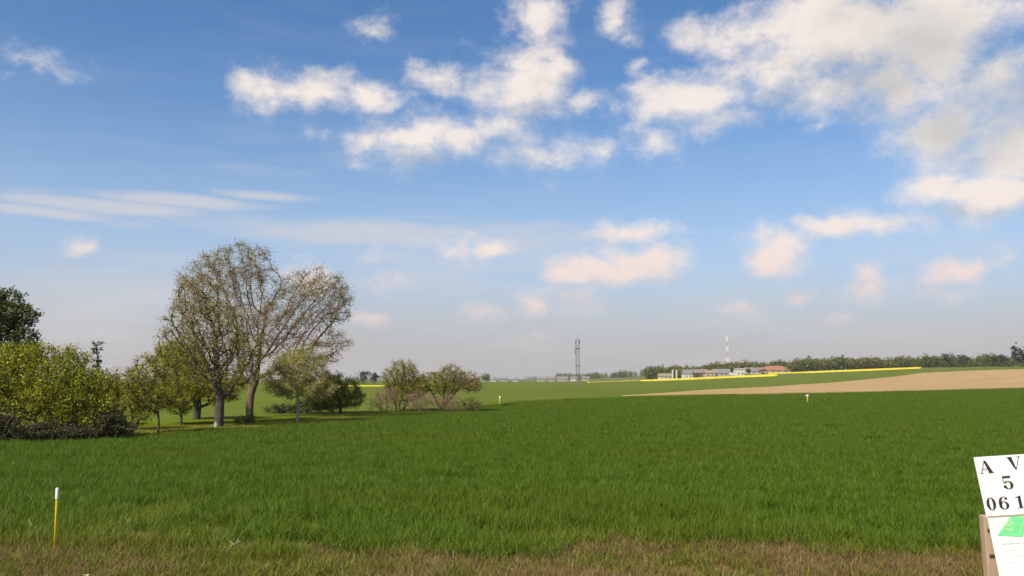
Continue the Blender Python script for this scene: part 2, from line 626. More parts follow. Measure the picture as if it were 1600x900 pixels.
rape_a = [ground_at(*q) for q in ((918, 599.0), (1000, 596.0), (1080, 593.2), (1150, 590.0), (1215, 587.6))]
sheet('rapeseed_field', rape_a, [(x * 1.07, y * 1.07) for x, y in rape_a], MAT['rape_field'], h=.95, m=10, n=60)
rape_b = [ground_at(*q) for q in ((1200, 584.8), (1260, 583.0), (1330, 580.4), (1400, 577.6), (1440, 576.0))]
sheet('rapeseed_field', rape_b, [(x * 1.033, y * 1.033) for x, y in rape_b], MAT['rape_field'], h=.95, m=10, n=60)
sheet('rapeseed_field', [(-66, 296), (-56, 298), (-46, 300)], [(-70, 318), (-60, 320), (-49, 322)], MAT['rape_field'], h=.55, m=6, n=30)
print('rape', [(round(float(a)), round(float(b))) for a, b in rape_a + rape_b])

# ------------------------------------------------------------------ grass and crops


def blades(n, size, hmin, hmax, w, lean, seed, segs=3, curl=.5, clump=0):
    """A square patch of n bent, tapering grass blades."""
    g = np.random.default_rng(seed)
    base = np.c_[g.uniform(-size / 2, size / 2, (n, 2)), np.zeros(n)]
    if clump:
        cc = g.uniform(-size / 2, size / 2, (clump, 2))
        k = g.integers(0, clump, n)
        base[:, :2] = cc[k] + g.normal(0, .035, (n, 2))
    a = g.uniform(0, 2 * math.pi, n)
    h = g.uniform(hmin, hmax, n)
    ln = np.abs(g.normal(lean, lean * .5, n))
    dirv = np.c_[np.cos(a), np.sin(a), np.zeros(n)]
    a2 = a + g.normal(math.pi / 2, .5, n)
    side = np.c_[np.cos(a2), np.sin(a2), np.zeros(n)]
    tint = np.clip(g.normal(.45, .25, n), 0, 1)
    vs_, fs, tt = [], [], []
    for j in range(segs + 1):
        t = j / segs
        c = base + dirv * (h * ln * (t ** (1 + curl)))[:, None]
        c[:, 2] += h * (t - .35 * ln * t * t)
        wd = w * (1.0 - t ** 1.6) * .5 + .0006
        vs_ += [c - side * wd, c + side * wd]
        tt += [tint, tint]
    verts = np.stack(vs_, 1).reshape(-1, 3)
    k = 2 * (segs + 1)
    b = np.arange(n)[:, None] * k
    for j in range(segs):
        fs.append(b + np.array([[2 * j, 2 * j + 1, 2 * j + 3, 2 * j + 2]]))
    faces = np.concatenate(fs, 0)
    return verts, faces, np.repeat(tint, k)


def join(parts):
    v, f, t, b = [], [], [], 0
    for a in parts:
        v.append(a[0]); f.append(a[1] + b); t.append(a[2]); b += len(a[0])
    return np.concatenate(v), np.concatenate(f), np.concatenate(t)


def patch_obj(name, data, mat):
    me = raw_mesh(name, data[0], data[1], 4, data[2], True)
    me.materials.append(mat)
    return bpy.data.objects.new(name, me)


def scatter(name, pts, kinds, sources, label, cat, smin=.85, smax=1.15, kind='stuff', pscale=None):
    """One carpet: copies of the patches in sources at pts, turned and scaled at random."""
    pts = np.asarray(pts, np.float32)
    n = len(pts)
    me = bpy.data.meshes.new(name)
    me.vertices.add(n)
    me.vertices.foreach_set('co', pts.ravel())
    for nm, typ, val in (('turn', 'FLOAT', rng.uniform(0, 2 * math.pi, n)), ('grow', 'FLOAT', rng.uniform(smin, smax, n) * (1 if pscale is None else pscale))):
        at_ = me.attributes.new(nm, typ, 'POINT')
        at_.data.foreach_set('value', val.astype(np.float32))
    at_ = me.attributes.new('pick', 'INT', 'POINT')
    at_.data.foreach_set('value', np.asarray(kinds, np.int32))
    me.update()
    o = link(name, me)
    tree = bpy.data.node_groups.new(name + '_scatter', 'GeometryNodeTree')
    tree.interface.new_socket('Geometry', in_out='INPUT', socket_type='NodeSocketGeometry')
    tree.interface.new_socket('Geometry', in_out='OUTPUT', socket_type='NodeSocketGeometry')
    L = tree.links.new
    gi, go = tree.nodes.new('NodeGroupInput'), tree.nodes.new('NodeGroupOutput')

    def named(nm, typ):
        q = tree.nodes.new('GeometryNodeInputNamedAttribute')
        q.data_type = typ
        q.inputs[0].default_value = nm
        return q.outputs[0]
    cx = tree.nodes.new('ShaderNodeCombineXYZ')
    L(named('turn', 'FLOAT'), cx.inputs[2])
    e2r = tree.nodes.new('FunctionNodeEulerToRotation')
    L(cx.outputs[0], e2r.inputs[0])
    grow = named('grow', 'FLOAT')
    pick = named('pick', 'INT')
    jn = tree.nodes.new('GeometryNodeJoinGeometry')
    for i, src in enumerate(sources):
        oi = tree.nodes.new('GeometryNodeObjectInfo')
        oi.inputs['Object'].default_value = src
        oi.inputs['As Instance'].default_value = True
        cmp_ = tree.nodes.new('FunctionNodeCompare')
        cmp_.data_type = 'INT'
        cmp_.operation = 'EQUAL'
        ins = [s_ for s_ in cmp_.inputs if s_.type == 'INT']
        L(pick, ins[0])
        ins[1].default_value = i
        iop = tree.nodes.new('GeometryNodeInstanceOnPoints')
        L(gi.outputs[0], iop.inputs['Points'])
        L(cmp_.outputs[0], iop.inputs['Selection'])
        L(oi.outputs['Geometry'], iop.inputs['Instance'])
        L(e2r.outputs[0], iop.inputs['Rotation'])
        L(grow, iop.inputs['Scale'])
        L(iop.outputs[0], jn.inputs[0])
    L(jn.outputs[0], go.inputs[0])
    md = o.modifiers.new('scatter', 'NODES')
    md.node_group = tree
    tag(o, label, cat, kind=kind)
    return o


def grid_points(y0, y1, step, spread=.70, pad=4.0):
    """Jittered grid over what the camera can see, and a few metres to either side."""
    out = []
    y = y0
    while y < y1:
        hw = y * spread + pad
        xs = np.arange(-hw, hw, step)
        xs = xs + rng.uniform(-.5, .5, len(xs)) * step * .8
        ys = y + rng.uniform(-.5, .5, len(xs)) * step * .8
        out.append(np.c_[xs, ys])
        y += step
    return np.concatenate(out)


# young wheat: fine patches near, broader ones farther off
W = [patch_obj('wheat_patch', blades(760, 1.15, .24, .40, .013, .6, 100 + i), MAT['wheat']) for i in range(4)]
W += [patch_obj('wheat_patch', blades(1300, 2.2, .26, .40, .024, .55, 110 + i, 2), MAT['wheat']) for i in range(3)]
W += [patch_obj('wheat_patch', blades(1500, 4.4, .28, .42, .055, .5, 120 + i, 2), MAT['wheat']) for i in range(3)]
W += [patch_obj('wheat_patch', blades(520, 1.1, .20, .42, .012, .65, 130 + i), MAT['wheat_edge']) for i in range(2)]
pts, kinds = [], []
for y0, y1, step, ks in ((13.5, 38, .95, (0, 1, 2, 3)), (38, 85, 1.8, (4, 5, 6)), (85, 345, 3.6, (7, 8, 9))):
    q = grid_points(y0, y1, step)
    ok = (q[:, 1] > wheat_near_y(q[:, 0]) + rng.normal(0, .25, len(q))) & (q[:, 1] < wheat_far_y(q[:, 0]) - step * .5) & (q[:, 0] < 230)
    q = q[ok]
    k = rng.choice(ks, len(q))
    if y0 < 20:
        # lusher, yellower growth along the headland, mostly near the yellow marker
        edge = q[:, 1] - wheat_near_y(q[:, 0])
        pr = np.clip(.95 - edge / 1.3, 0, .65) + .95 * np.exp(-((q[:, 0] + 7.4) / 3.4) ** 2 - (edge / 3.2) ** 2)
        k = np.where(rng.uniform(size=len(q)) < pr, rng.integers(10, 12, len(q)), k)
    pts.append(np.c_[q, gz(q[:, 0], q[:, 1])])
    kinds.append(k)
scatter('wheat', np.concatenate(pts), np.concatenate(kinds), W, 'young dark green wheat filling the whole field', 'wheat')

# verge: matted dead grass with green tufts
VG = [patch_obj('dry_patch', blades(420, .9, .05, .24, .008, 1.1, 200 + i, 3, .6, 60), MAT['dry_grass']) for i in range(3)]
VG += [patch_obj('green_patch', blades(260, .8, .07, .26, .010, .8, 210 + i, 3, .6, 30), MAT['verge_green']) for i in range(3)]
VG += [patch_obj('weed_patch', blades(70, .8, .05, .13, .045, 1.0, 220 + i, 3, .4, 9), MAT['verge_green']) for i in range(2)]
q = grid_points(10.0, 16.6, .42, .72, 3)
ok = q[:, 1] < wheat_near_y(q[:, 0]) + .7 + rng.normal(0, .4, len(q))
q = q[ok]
wob = np.sin(q[:, 0] * 1.1 + 2 * np.sin(q[:, 1] * .9)) + np.sin(q[:, 0] * .37 - q[:, 1] * .8 + 1)
bare = np.exp(-((q[:, 0] - 3.0) / 1.1) ** 2 - ((q[:, 1] - 12.9) / .45) ** 2) + np.exp(-((q[:, 0] + 4.3) / .9) ** 2 - ((q[:, 1] - 13.6) / .25) ** 2)
keep = rng.uniform(size=len(q)) > bare * .9
q, wob = q[keep], wob[keep]
pg = .45 + .24 * wob + .25 * (q[:, 0] < -8)
k = np.where(rng.uniform(size=len(q)) < pg, rng.integers(3, 6, len(q)), rng.integers(0, 3, len(q)))
k = np.where(rng.uniform(size=len(q)) < .10, rng.integers(6, 8, len(q)), k)
scatter('verge_grass', np.c_[q, np.full(len(q), .02)], k, VG, 'matted dry brown grass with green tufts along the field edge', 'grass', .7, 1.25)

# rough grass under the trees
TG = [patch_obj('turf_patch', blades(420, 2.0, .10, .28, .035, .7, 300 + i, 2), MAT['turf_blade']) for i in range(3)]
tp = []
for _ in range(5200):
    x = rng.uniform(-34, 4)
    y = wheat_far_y(x) + rng.uniform(.2, 9)
    tp.append((x, y, 0))
tp = np.array(tp)
tp = tp[rng.uniform(size=len(tp)) < .45]
scatter('rough_grass', tp, rng.integers(0, 3, len(tp)), TG, 'yellow green rough grass under the row of trees', 'grass')

# ------------------------------------------------------------------ trees


def colonise(base, trunk_h, env, n_pts, step, infl, kill, seed, lean=(0, 0), stems=1, min_up=0.0, first=8):
    """Grow a branching skeleton into a crown made of ellipsoids (space colonisation). Returns node positions and parents."""
    g = np.random.default_rng(seed)
    vol = np.array([e[3] * e[4] * e[5] for e in env])
    pts_ = []
    for e, w in zip(env, vol / vol.sum()):
        m = max(20, int(n_pts * w))
        d = g.normal(size=(m, 3))
        d /= np.linalg.norm(d, axis=1)[:, None]
        r = g.uniform(0, 1, m) ** (1 / 3.2)
        pts_.append(np.array(e[:3]) + d * r[:, None] * np.array(e[3:6]))
    A = np.concatenate(pts_)
    A = A[A[:, 2] > base[2] + min_up]
    nodes, par = [], []
    for s in range(stems):
        ox = 0 if stems == 1 else g.normal(0, .22)
        oy = 0 if stems == 1 else g.normal(0, .22)
        p = np.array(base, float) + (ox, oy, 0)
        nodes.append(p.copy()); par.append(-1)
        k = max(2, int(trunk_h / step))
        ln = np.array([lean[0] + g.normal(0, .02) + (0 if stems == 1 else g.normal(0, .25)), lean[1] + (0 if stems == 1 else g.normal(0, .25))])
        for i in range(k):
            p = p + np.array([ln[0] * step + g.normal(0, .03) * step, ln[1] * step + g.normal(0, .03) * step, step])
            nodes.append(p.copy()); par.append(len(nodes) - 2)
    alive = np.ones(len(A), bool)
    for it in range(140):
        if not alive.any():
            break
        kd = kdtree.KDTree(len(nodes))
        for i, p in enumerate(nodes):
            kd.insert(p, i)
        kd.balance()
        acc, who = {}, {}
        for ai in np.nonzero(alive)[0]:
            co, i, d = kd.find(A[ai])
            if d < kill:
                alive[ai] = False
                continue
            if d < infl or it < first:
                acc[i] = acc.get(i, 0) + (A[ai] - nodes[i]) / d
                who.setdefault(i, []).append(ai)
        if not acc:
            break
        grew = 0
        for i, v in acc.items():
            d = v / (np.linalg.norm(v) + 1e-6) + g.normal(0, .16, 3) + (0, 0, .05)
            d /= np.linalg.norm(d)
            q_ = nodes[i] + d * step
            if kd.find(q_)[2] < step * .45:      # pulled both ways: head for one of the points instead
                d = A[g.choice(who[i])] - nodes[i]
                q_ = nodes[i] + d / np.linalg.norm(d) * step
                if kd.find(q_)[2] < step * .45:
                    alive[who[i]] = False
                    continue
            nodes.append(q_); par.append(i); grew += 1
        if len(nodes) > 9000 or not grew:
            break
    return np.array(nodes), np.array(par)


def wood_mesh(name, nodes, par, r_tip, r_base, expo=2.3, sel=None):
    n = len(nodes)
    w = np.zeros(n)
    kids = np.zeros(n, int)
    for i in range(n):
        if par[i] >= 0:
            kids[par[i]] += 1
    for i in range(n - 1, -1, -1):
        if kids[i] == 0:
            w[i] = 1.0
        if par[i] >= 0:
            w[par[i]] += w[i]
    r = np.maximum(r_base * (w / w.max()) ** (1 / expo), r_tip)
    i = np.nonzero((par >= 0) if sel is None else ((par >= 0) & sel))[0]
    pa, pb, ra, rb = nodes[par[i]], nodes[i], r[par[i]], r[i]
    ra = np.minimum(ra, rb * 1.9)
    ra[par[par[i]] < 0] *= 1.25              # root flare
    d = pb - pa
    d /= np.linalg.norm(d, axis=1)[:, None] + 1e-9
    ref = np.where(np.abs(d[:, 2:3]) > .9, np.array([[1., 0, 0]]), np.array([[0, 0, 1.]]))
    u = np.cross(d, ref); u /= np.linalg.norm(u, axis=1)[:, None]
    v = np.cross(d, u)
    m = 6
    th = np.arange(m) * 2 * math.pi / m
    ring = np.cos(th)[None, :, None] * u[:, None] + np.sin(th)[None, :, None] * v[:, None]
    V0 = pa[:, None] + ring * ra[:, None, None] - d[:, None] * (rb * .3)[:, None, None]
    V1 = pb[:, None] + ring * rb[:, None, None]
    verts = np.concatenate([V0, V1], 1).reshape(-1, 3)
    b = (np.arange(len(i)) * 2 * m)[:, None, None]
    k = np.arange(m)
    f = (b + np.stack([k, (k + 1) % m, m + (k + 1) % m, m + k], -1)[None]).reshape(-1, 4)
    return raw_mesh(name, verts, f, 4, None, True), w, kids


def leaves(nodes, par, r, kids, r_max, per, size, spread, seed, twig=.5, droop=0.0, tint_sd=.22, skip=0.0):
    """Twigs and leaf blades round the thin branches."""
    g = np.random.default_rng(seed)
    idx = np.nonzero(r <= r_max)[0]
    if skip:
        idx = idx[g.uniform(size=len(idx)) > skip]
    k = np.repeat(idx, per)
    n = len(k)
    d = g.normal(size=(n, 3)); d /= np.linalg.norm(d, axis=1)[:, None]
    d[:, 2] = d[:, 2] * .8 + .1 - droop
    c = nodes[k] + d * (g.uniform(.1, 1, n) ** .7 * spread)[:, None]
    nrm = g.normal(size=(n, 3)) + (0, 0, .7)
    nrm /= np.linalg.norm(nrm, axis=1)[:, None]
    a = np.cross(nrm, g.normal(size=(n, 3))); a /= np.linalg.norm(a, axis=1)[:, None] + 1e-9
    b = np.cross(nrm, a)
    s = size * g.uniform(.6, 1.35, n)[:, None]
    verts = np.stack([c - a * s * .5, c + b * s * .36 + nrm * s * .06, c + a * s * .5, c - b * s * .36 + nrm * s * .06], 1).reshape(-1, 3)
    f = (np.arange(n) * 4)[:, None] + np.arange(4)[None]
    cl = g.normal(.5, .16, len(nodes))
    t = np.clip(cl[k] + g.normal(0, tint_sd, n), 0, 1)
    # twigs, as thin slivers from the node to some of its leaves
    tw = np.nonzero(g.uniform(size=n) < twig)[0]
    p0, p1 = nodes[k[tw]], c[tw]
    dd = p1 - p0
    sd = np.cross(dd, g.normal(size=(len(tw), 3))); sd /= np.linalg.norm(sd, axis=1)[:, None] + 1e-9
    sd *= .010
    tv = np.stack([p0 - sd, p0 + sd, p1 + sd * .5, p1 - sd * .5], 1).reshape(-1, 3)
    tf = (np.arange(len(tw)) * 4)[:, None] + np.arange(4)[None]
    return (verts, f, np.repeat(t, 4)), (tv, tf)


def crown_env(Y, blobs, depth=1.0):
    out = []
    for (x, y, rx, ry) in blobs:
        c = at(x, y, Y)
        s = Y / FPX
        out.append((c[0], c[1], c[2], rx * s, .5 * (rx + ry) * s * depth, ry * s))
    return out


BARK = {
    'grey': plain('bark_grey', (.045, .038, .030), (.095, .082, .068), 6, .95, 6, .7, (3, 3, .6)),
    'brown': plain('bark_brown', (.10, .072, .042), (.18, .135, .085), 6, .95, 6, .7, (3, 3, .6)),
    'dark': plain('bark_dark', (.04, .034, .027), (.08, .068, .055), 6, .95, 6, .7, (3, 3, .6)),
    'pale': plain('bark_pale', (.38, .33, .26), (.28, .23, .17), 6, .9, 6, .5, (3, 3, .6)),
    'red': plain('bark_red', (.17, .10, .075), (.23, .15, .11), 6, .95, 6, .5, (3, 3, .6)),
}
LEAF = {
    'sparse': leaf_mat('leaf_sparse', (.34, .25, .10), (.47, .39, .16), (.36, .39, .09), .5),
    'olive': leaf_mat('leaf_olive', (.25, .22, .018), (.41, .365, .036), (.46, .44, .07), .5),
    'rust': leaf_mat('leaf_rust', (.31, .16, .045), (.40, .25, .08), (.30, .29, .06), .45),
    'fresh': leaf_mat('leaf_fresh', (.27, .275, .008), (.41, .40, .015), (.50, .48, .05), .5),
    'bush': leaf_mat('leaf_bush', (.21, .235, .006), (.44, .44, .014), (.55, .54, .05), .46),
    'green': leaf_mat('leaf_green', (.10, .13, .014), (.18, .21, .024), (.28, .30, .05), .42),
    'deep': leaf_mat('leaf_deep', (.045, .065, .014), (.10, .13, .02), (.20, .22, .04), .3),
    'conifer': leaf_mat('leaf_conifer', (.022, .036, .022), (.045, .06, .034), None, .1),
    'bramble': leaf_mat('leaf_bramble', (.060, .048, .022), (.115, .092, .036), (.15, .16, .03), .3),
    'brush': leaf_mat('leaf_brush', (.24, .135, .085), (.36, .22, .14), (.26, .24, .08), .25),
    'wood': leaf_mat('leaf_wood', (.085, .105, .010), (.16, .165, .020), (.19, .15, .04), .35),
}


def tree(name, label, cat, base_px, Y, env_px, bark, leafm, n_pts=1200, step=.35, infl=3.0, kill=.5, trunk=1.6, r_tip=.012, r_base=.25,
         r_max=6, per=8, size=.12, spread=.5, seed=1, lean=(0, 0), stems=1, depth=1.0, group=None, twig=.5, skip=0.0, extra=None, droop=0.0, min_up=.4, expo=2.0):
    x = xat(base_px, Y)
    base = np.array([x, Y, float(gz(x, Y)) - .05])
    env = crown_env(Y, env_px, depth)
    nodes, par = colonise(base, trunk, env, n_pts, step, infl, kill, seed, lean, stems, min_up)
    o = empty(name, base)
    tag(o, label, cat, group)
    loc = nodes - base
    root = np.arange(len(par))
    for i in range(len(par)):
        if par[i] >= 0:
            root[i] = root[par[i]]
    for q_ in np.unique(root):
        wm, r, kids = wood_mesh('trunk', loc, par, r_tip, r_base, expo, root == q_)
        link('trunk' if stems == 1 else 'stem', wm, BARK[bark], o)
    lf, tw = leaves(loc, par, r, kids, r_max, per, size, spread, seed + 50, twig, droop, skip=skip)
    mats = [leafm] if isinstance(leafm, str) else list(leafm)
    if len(mats) == 1:
        parts_ = [np.ones(len(lf[1]), bool)]
    else:   # second foliage tone for the leaves low on one side
        cen = lf[0].reshape(-1, 4, 3).mean(1)
        w_ = extra(cen) if extra else np.zeros(len(cen))
        pickm = rng.uniform(size=len(cen)) < w_
        parts_ = [~pickm, pickm]
    for mk, sel in zip(mats, parts_):
        if not sel.any():
            continue
        v = lf[0].reshape(-1, 4, 3)[sel].reshape(-1, 3)
        t = lf[2].reshape(-1, 4)[sel].ravel()
        f = np.arange(len(v)).reshape(-1, 4)
        link('crown', raw_mesh('crown', v, f, 4, t), LEAF[mk], o)['kind'] = 'stuff'
    if len(tw[1]):
        link('twigs', raw_mesh('twigs', tw[0], tw[1], 4), BARK[bark], o)['kind'] = 'stuff'
    return o


ROW = 'trees in the row beyond the wheat'
# the tall thin-leaved tree and its neighbours
tree('tall_tree', 'tallest tree, brown trunk and airy crown of thin brownish leaves', 'tree', 389, 59,
     [(372, 428, 62, 50), (304, 455, 36, 46), (492, 466, 60, 50), (425, 500, 74, 46), (525, 480, 30, 40), (330, 420, 40, 26), (385, 392, 40, 16), (500, 540, 48, 36), (450, 560, 46, 34), (390, 545, 24, 56), (385, 490, 40, 40)],
     'brown', ('sparse', 'rust'), n_pts=2600, step=.32, infl=3.0, kill=.46, trunk=2.0, r_tip=.009, r_base=.265, r_max=7, per=29, size=.088, spread=.62, seed=3, group=ROW, twig=.35,
     depth=.9, extra=lambda c: np.clip((c[:, 0] + .3) * .5, 0, 1) * np.exp(-((c[:, 2] - 5.4) / 1.9) ** 2))
tree('forked_tree', 'grey trunked tree with a forked trunk and greenish crown left of the tallest', 'tree', 342, 49.5,
     [(325, 520, 62, 60), (285, 535, 44, 36), (370, 555, 50, 40), (310, 465, 40, 42), (345, 590, 52, 28), (275, 500, 22, 24)],
     'grey', ('sparse', 'olive'), n_pts=1900, step=.28, infl=2.6, kill=.38, trunk=1.6, r_tip=.010, r_base=.27, r_max=8, per=24, size=.088, spread=.46, seed=4, group=ROW, twig=.3,
     extra=lambda c: np.clip(1.4 - (c[:, 2] - 1.5) * .2, .15, 1))
tree('dark_trunk_tree', 'leafy green tree with thick dark trunk behind the forked one', 'tree', 307, 55.5,
     [(300, 590, 46, 36), (275, 565, 40, 36), (330, 600, 40, 28), (350, 612, 40, 22)], 'dark', ('olive', 'fresh'), n_pts=900, step=.3, trunk=1.6, r_base=.24, r_max=8, per=60, size=.105, spread=.5, seed=5, group=ROW,
     extra=lambda c: np.full(len(c), .35))
tree('young_tree', 'young tree with slim pale trunk and yellow green crown', 'tree', 464, 55,
     [(468, 578, 48, 36), (450, 600, 42, 28), (490, 605, 40, 26), (478, 560, 36, 22), (430, 590, 30, 26)], 'pale', ('olive', 'fresh'), n_pts=1000, step=.27, trunk=1.7, r_base=.11, r_max=8, per=44, size=.095, spread=.45, seed=6, group=ROW,
     extra=lambda c: np.clip((c[:, 2] - 2.6) * .35, .15, .8))
tree('thin_trunk_tree', 'slender tree with thin trunk and light green crown next to the big bush', 'tree', 247, 43.5,
     [(240, 590, 40, 44), (222, 605, 34, 34), (258, 565, 26, 28), (250, 622, 38, 22)], 'grey', ('fresh', 'olive'), n_pts=1000, step=.25, trunk=.9, r_base=.06, r_max=8, per=42, size=.09, spread=.42, seed=7, group=ROW,
     extra=lambda c: np.full(len(c), .45))
tree('short_tree', 'short bright green tree with dark stem between thin and thick trunks', 'tree', 283, 50.5,
     [(282, 612, 30, 32), (296, 602, 26, 28), (264, 626, 24, 22), (285, 632, 24, 16)], 'dark', 'fresh', n_pts=600, step=.25, trunk=.6, r_base=.07, r_max=8, per=50, size=.09, spread=.4, seed=8, group=ROW)
tree('leafy_shrub', 'low leafy yellowish shrub in the gap beside the big bush', 'shrub', 208, 46,
     [(205, 620, 36, 32), (185, 605, 28, 34), (215, 640, 32, 18), (200, 590, 22, 22)], 'dark', ('olive', 'fresh'), n_pts=800, step=.25, trunk=.4, r_base=.07, r_max=8, per=42, size=.09, spread=.42, seed=9, group='shrubs in the tree row', stems=3,
     extra=lambda c: np.full(len(c), .5))
tree('round_tree', 'low dark green tree with drooping boughs right of the pale trunk', 'tree', 531, 66,
     [(530, 612, 36, 28), (510, 605, 32, 28), (550, 622, 26, 18), (505, 630, 28, 16)], 'dark', ('green', 'fresh'), n_pts=800, step=.3, trunk=.8, r_base=.13, r_max=8, per=60, size=.105, spread=.5, seed=10, group=ROW,
     extra=lambda c: np.full(len(c), .3))
tree('undergrowth_shrub', 'dark undergrowth shrub behind the brown and pale trunks', 'shrub', 445, 66,
     [(440, 640, 34, 12), (475, 636, 28, 14), (500, 638, 24, 12)], 'dark', ('deep', 'brush'), n_pts=420, step=.25, trunk=.3, r_base=.05, r_max=8, per=22, size=.13, spread=.42, seed=11, group='shrubs in the tree row', stems=5, min_up=.1,
     extra=lambda c: np.full(len(c), .25))
tree('small_shrub', 'small green shrub at the foot of the brown trunk', 'shrub', 378, 53,
     [(376, 660, 15, 9), (390, 657, 10, 10)], 'dark', 'green', n_pts=180, step=.15, infl=1.5, kill=.21, trunk=.15, r_base=.03, r_max=8, per=30, size=.09, spread=.22, seed=12, group='shrubs in the tree row', stems=4, min_up=.05)
# the thicket farther along
tree('twiggy_tree', 'twiggy pale green tree with dark stems, left one of the thicket', 'tree', 626, 72,
     [(628, 585, 26, 24), (612, 592, 18, 22), (645, 600, 22, 20), (630, 612, 34, 20)], 'dark', ('olive', 'fresh'), n_pts=1000, step=.26, infl=2.4, kill=.36, trunk=.8, r_base=.11, r_max=8, per=24, size=.10, spread=.45, seed=13, group='trees of the thicket', stems=3,
     extra=lambda c: np.full(len(c), .35))
tree('leaning_tree', 'yellow green tree with leaning stems, right one of the thicket', 'tree', 690, 72,
     [(705, 593, 30, 22), (680, 598, 26, 20), (735, 598, 20, 18), (658, 603, 22, 16)], 'dark', ('fresh', 'rust'), n_pts=1000, step=.26, infl=2.4, kill=.36, trunk=.7, r_base=.09, r_max=8, per=24, size=.10, spread=.45, seed=14, group='trees of the thicket', stems=4,
     extra=lambda c: np.clip(.15 + c[:, 0] * .25, .1, .8))
for i, (bx, Y_, envp, lab) in enumerate([
        (600, 69, [(602, 622, 24, 20), (585, 632, 14, 12)], 'reddish dry brush at the left foot of the thicket'),
        (660, 70, [(655, 626, 30, 16)], 'reddish dry brush below the middle of the thicket'),
        (710, 71, [(700, 628, 24, 14)], 'reddish dry brush under the leaning stems'),
        (738, 73, [(735, 631, 18, 10), (748, 634, 10, 6)], 'heap of reddish dead brush at the right end of the thicket')]):
    tree('dry_brush', lab, 'brush', bx, Y_, envp, 'red', 'brush', n_pts=420, step=.18, infl=1.8, kill=.25, trunk=.2, r_tip=.009, r_base=.03, r_max=8, per=5, size=.07, spread=.42, seed=20 + i, stems=7, min_up=.05, twig=.9, group='dry brush under the thicket')

# left: a big bush, brambles at its foot, a dark tree behind
tree('big_bush', 'big rounded bright yellow green bush at the left edge', 'bush', 85, 39.5,
     [(90, 605, 58, 46), (25, 590, 44, 46), (135, 608, 34, 40), (62, 562, 34, 26), (112, 560, 26, 20), (20, 555, 30, 22), (-30, 600, 50, 60), (95, 645, 48, 24), (30, 640, 46, 24), (150, 645, 26, 24), (160, 590, 14, 18)], 'dark', ('bush', 'green'), extra=lambda c: np.full(len(c), .22), n_pts=3000, step=.22, infl=2.0, kill=0.29, trunk=.3, r_base=.08, r_max=8, per=36, size=.098, spread=.42, seed=30, stems=6, min_up=.3, twig=.2)
tree('twig_sapling', 'lone leafy twig rising above the big bush', 'sapling', 150, 41,
     [(150, 545, 8, 12), (152, 570, 5, 20), (157, 538, 6, 3)], 'dark', 'deep', n_pts=120, step=.2, infl=2, kill=0.21, trunk=2.6, r_base=.04, r_max=9, per=15, size=.10, spread=.16, seed=31)
for i, (bx, Y_, envp, lab) in enumerate([
        (40, 38.2, [(30, 674, 40, 13), (-20, 668, 46, 22), (8, 664, 22, 16)], 'dark brown bramble below the big bush at the frame edge'),
        (115, 38.6, [(115, 677, 40, 10), (80, 673, 30, 14)], 'dark brown bramble below the middle of the big bush'),
        (175, 39.5, [(168, 660, 26, 24), (197, 670, 16, 12), (148, 672, 22, 13)], 'dark brown bramble at the right end of the big bush')]):
    tree('bramble', lab, 'bramble', bx, Y_, envp, 'dark', ('bramble', 'deep'), extra=lambda c: np.full(len(c), .35), n_pts=840, step=.18, infl=1.6, kill=0.23, trunk=.2, r_tip=.007, r_base=.03, r_max=9, per=28, size=.10, spread=.28, seed=40 + i, stems=7, min_up=.03, twig=.7, group='brambles under the big bush')
tree('tall_dark_tree', 'tall dark green tree behind the big bush, cut by the left edge', 'tree', -40, 45,
     [(-20, 490, 48, 44), (10, 500, 40, 36), (-60, 480, 60, 60), (38, 488, 26, 14), (15, 465, 22, 16), (20, 530, 40, 24), (30, 560, 44, 22), (-10, 545, 40, 30)], 'dark', ('deep', 'green'), n_pts=2400, step=.26, infl=2.4, kill=0.34, trunk=2.2, r_base=.26, r_max=9, per=28, size=.14, spread=.36, seed=32,
     extra=lambda c: np.full(len(c), .3), min_up=1.2)

# ------------------------------------------------------------------ far woods and trees


def clumps(c, rx, ry, rz, n, size, g, flat=.0):
    """Leaf clumps filling an uneven crown."""
    d = g.normal(size=(n, 3)); d /= np.linalg.norm(d, axis=1)[:, None]
    r = g.uniform(.35, 1, n) ** .6 * (1 + .22 * np.sin(3 * np.arctan2(d[:, 1], d[:, 0]) + g.uniform(0, 6)) + g.normal(0, .08, n))
    p = np.array(c) + d * r[:, None] * np.array([rx, ry, rz])
    nrm = d + g.normal(0, .5, (n, 3)); nrm /= np.linalg.norm(nrm, axis=1)[:, None]
    a = np.cross(nrm, g.normal(size=(n, 3))); a /= np.linalg.norm(a, axis=1)[:, None] + 1e-9
    b = np.cross(nrm, a)
    s_ = size * g.uniform(.5, 1.3, n)[:, None]
    v = np.stack([p - a * s_ * .5, p + b * s_ * .45 + nrm * s_ * .1, p + a * s_ * .5, p - b * s_ * .45 + nrm * s_ * .1], 1).reshape(-1, 3)
    return v, np.arange(4 * n).reshape(-1, 4), np.repeat(np.clip(g.normal(.5, .22, n) + g.normal(0, .2), 0, 1), 4)


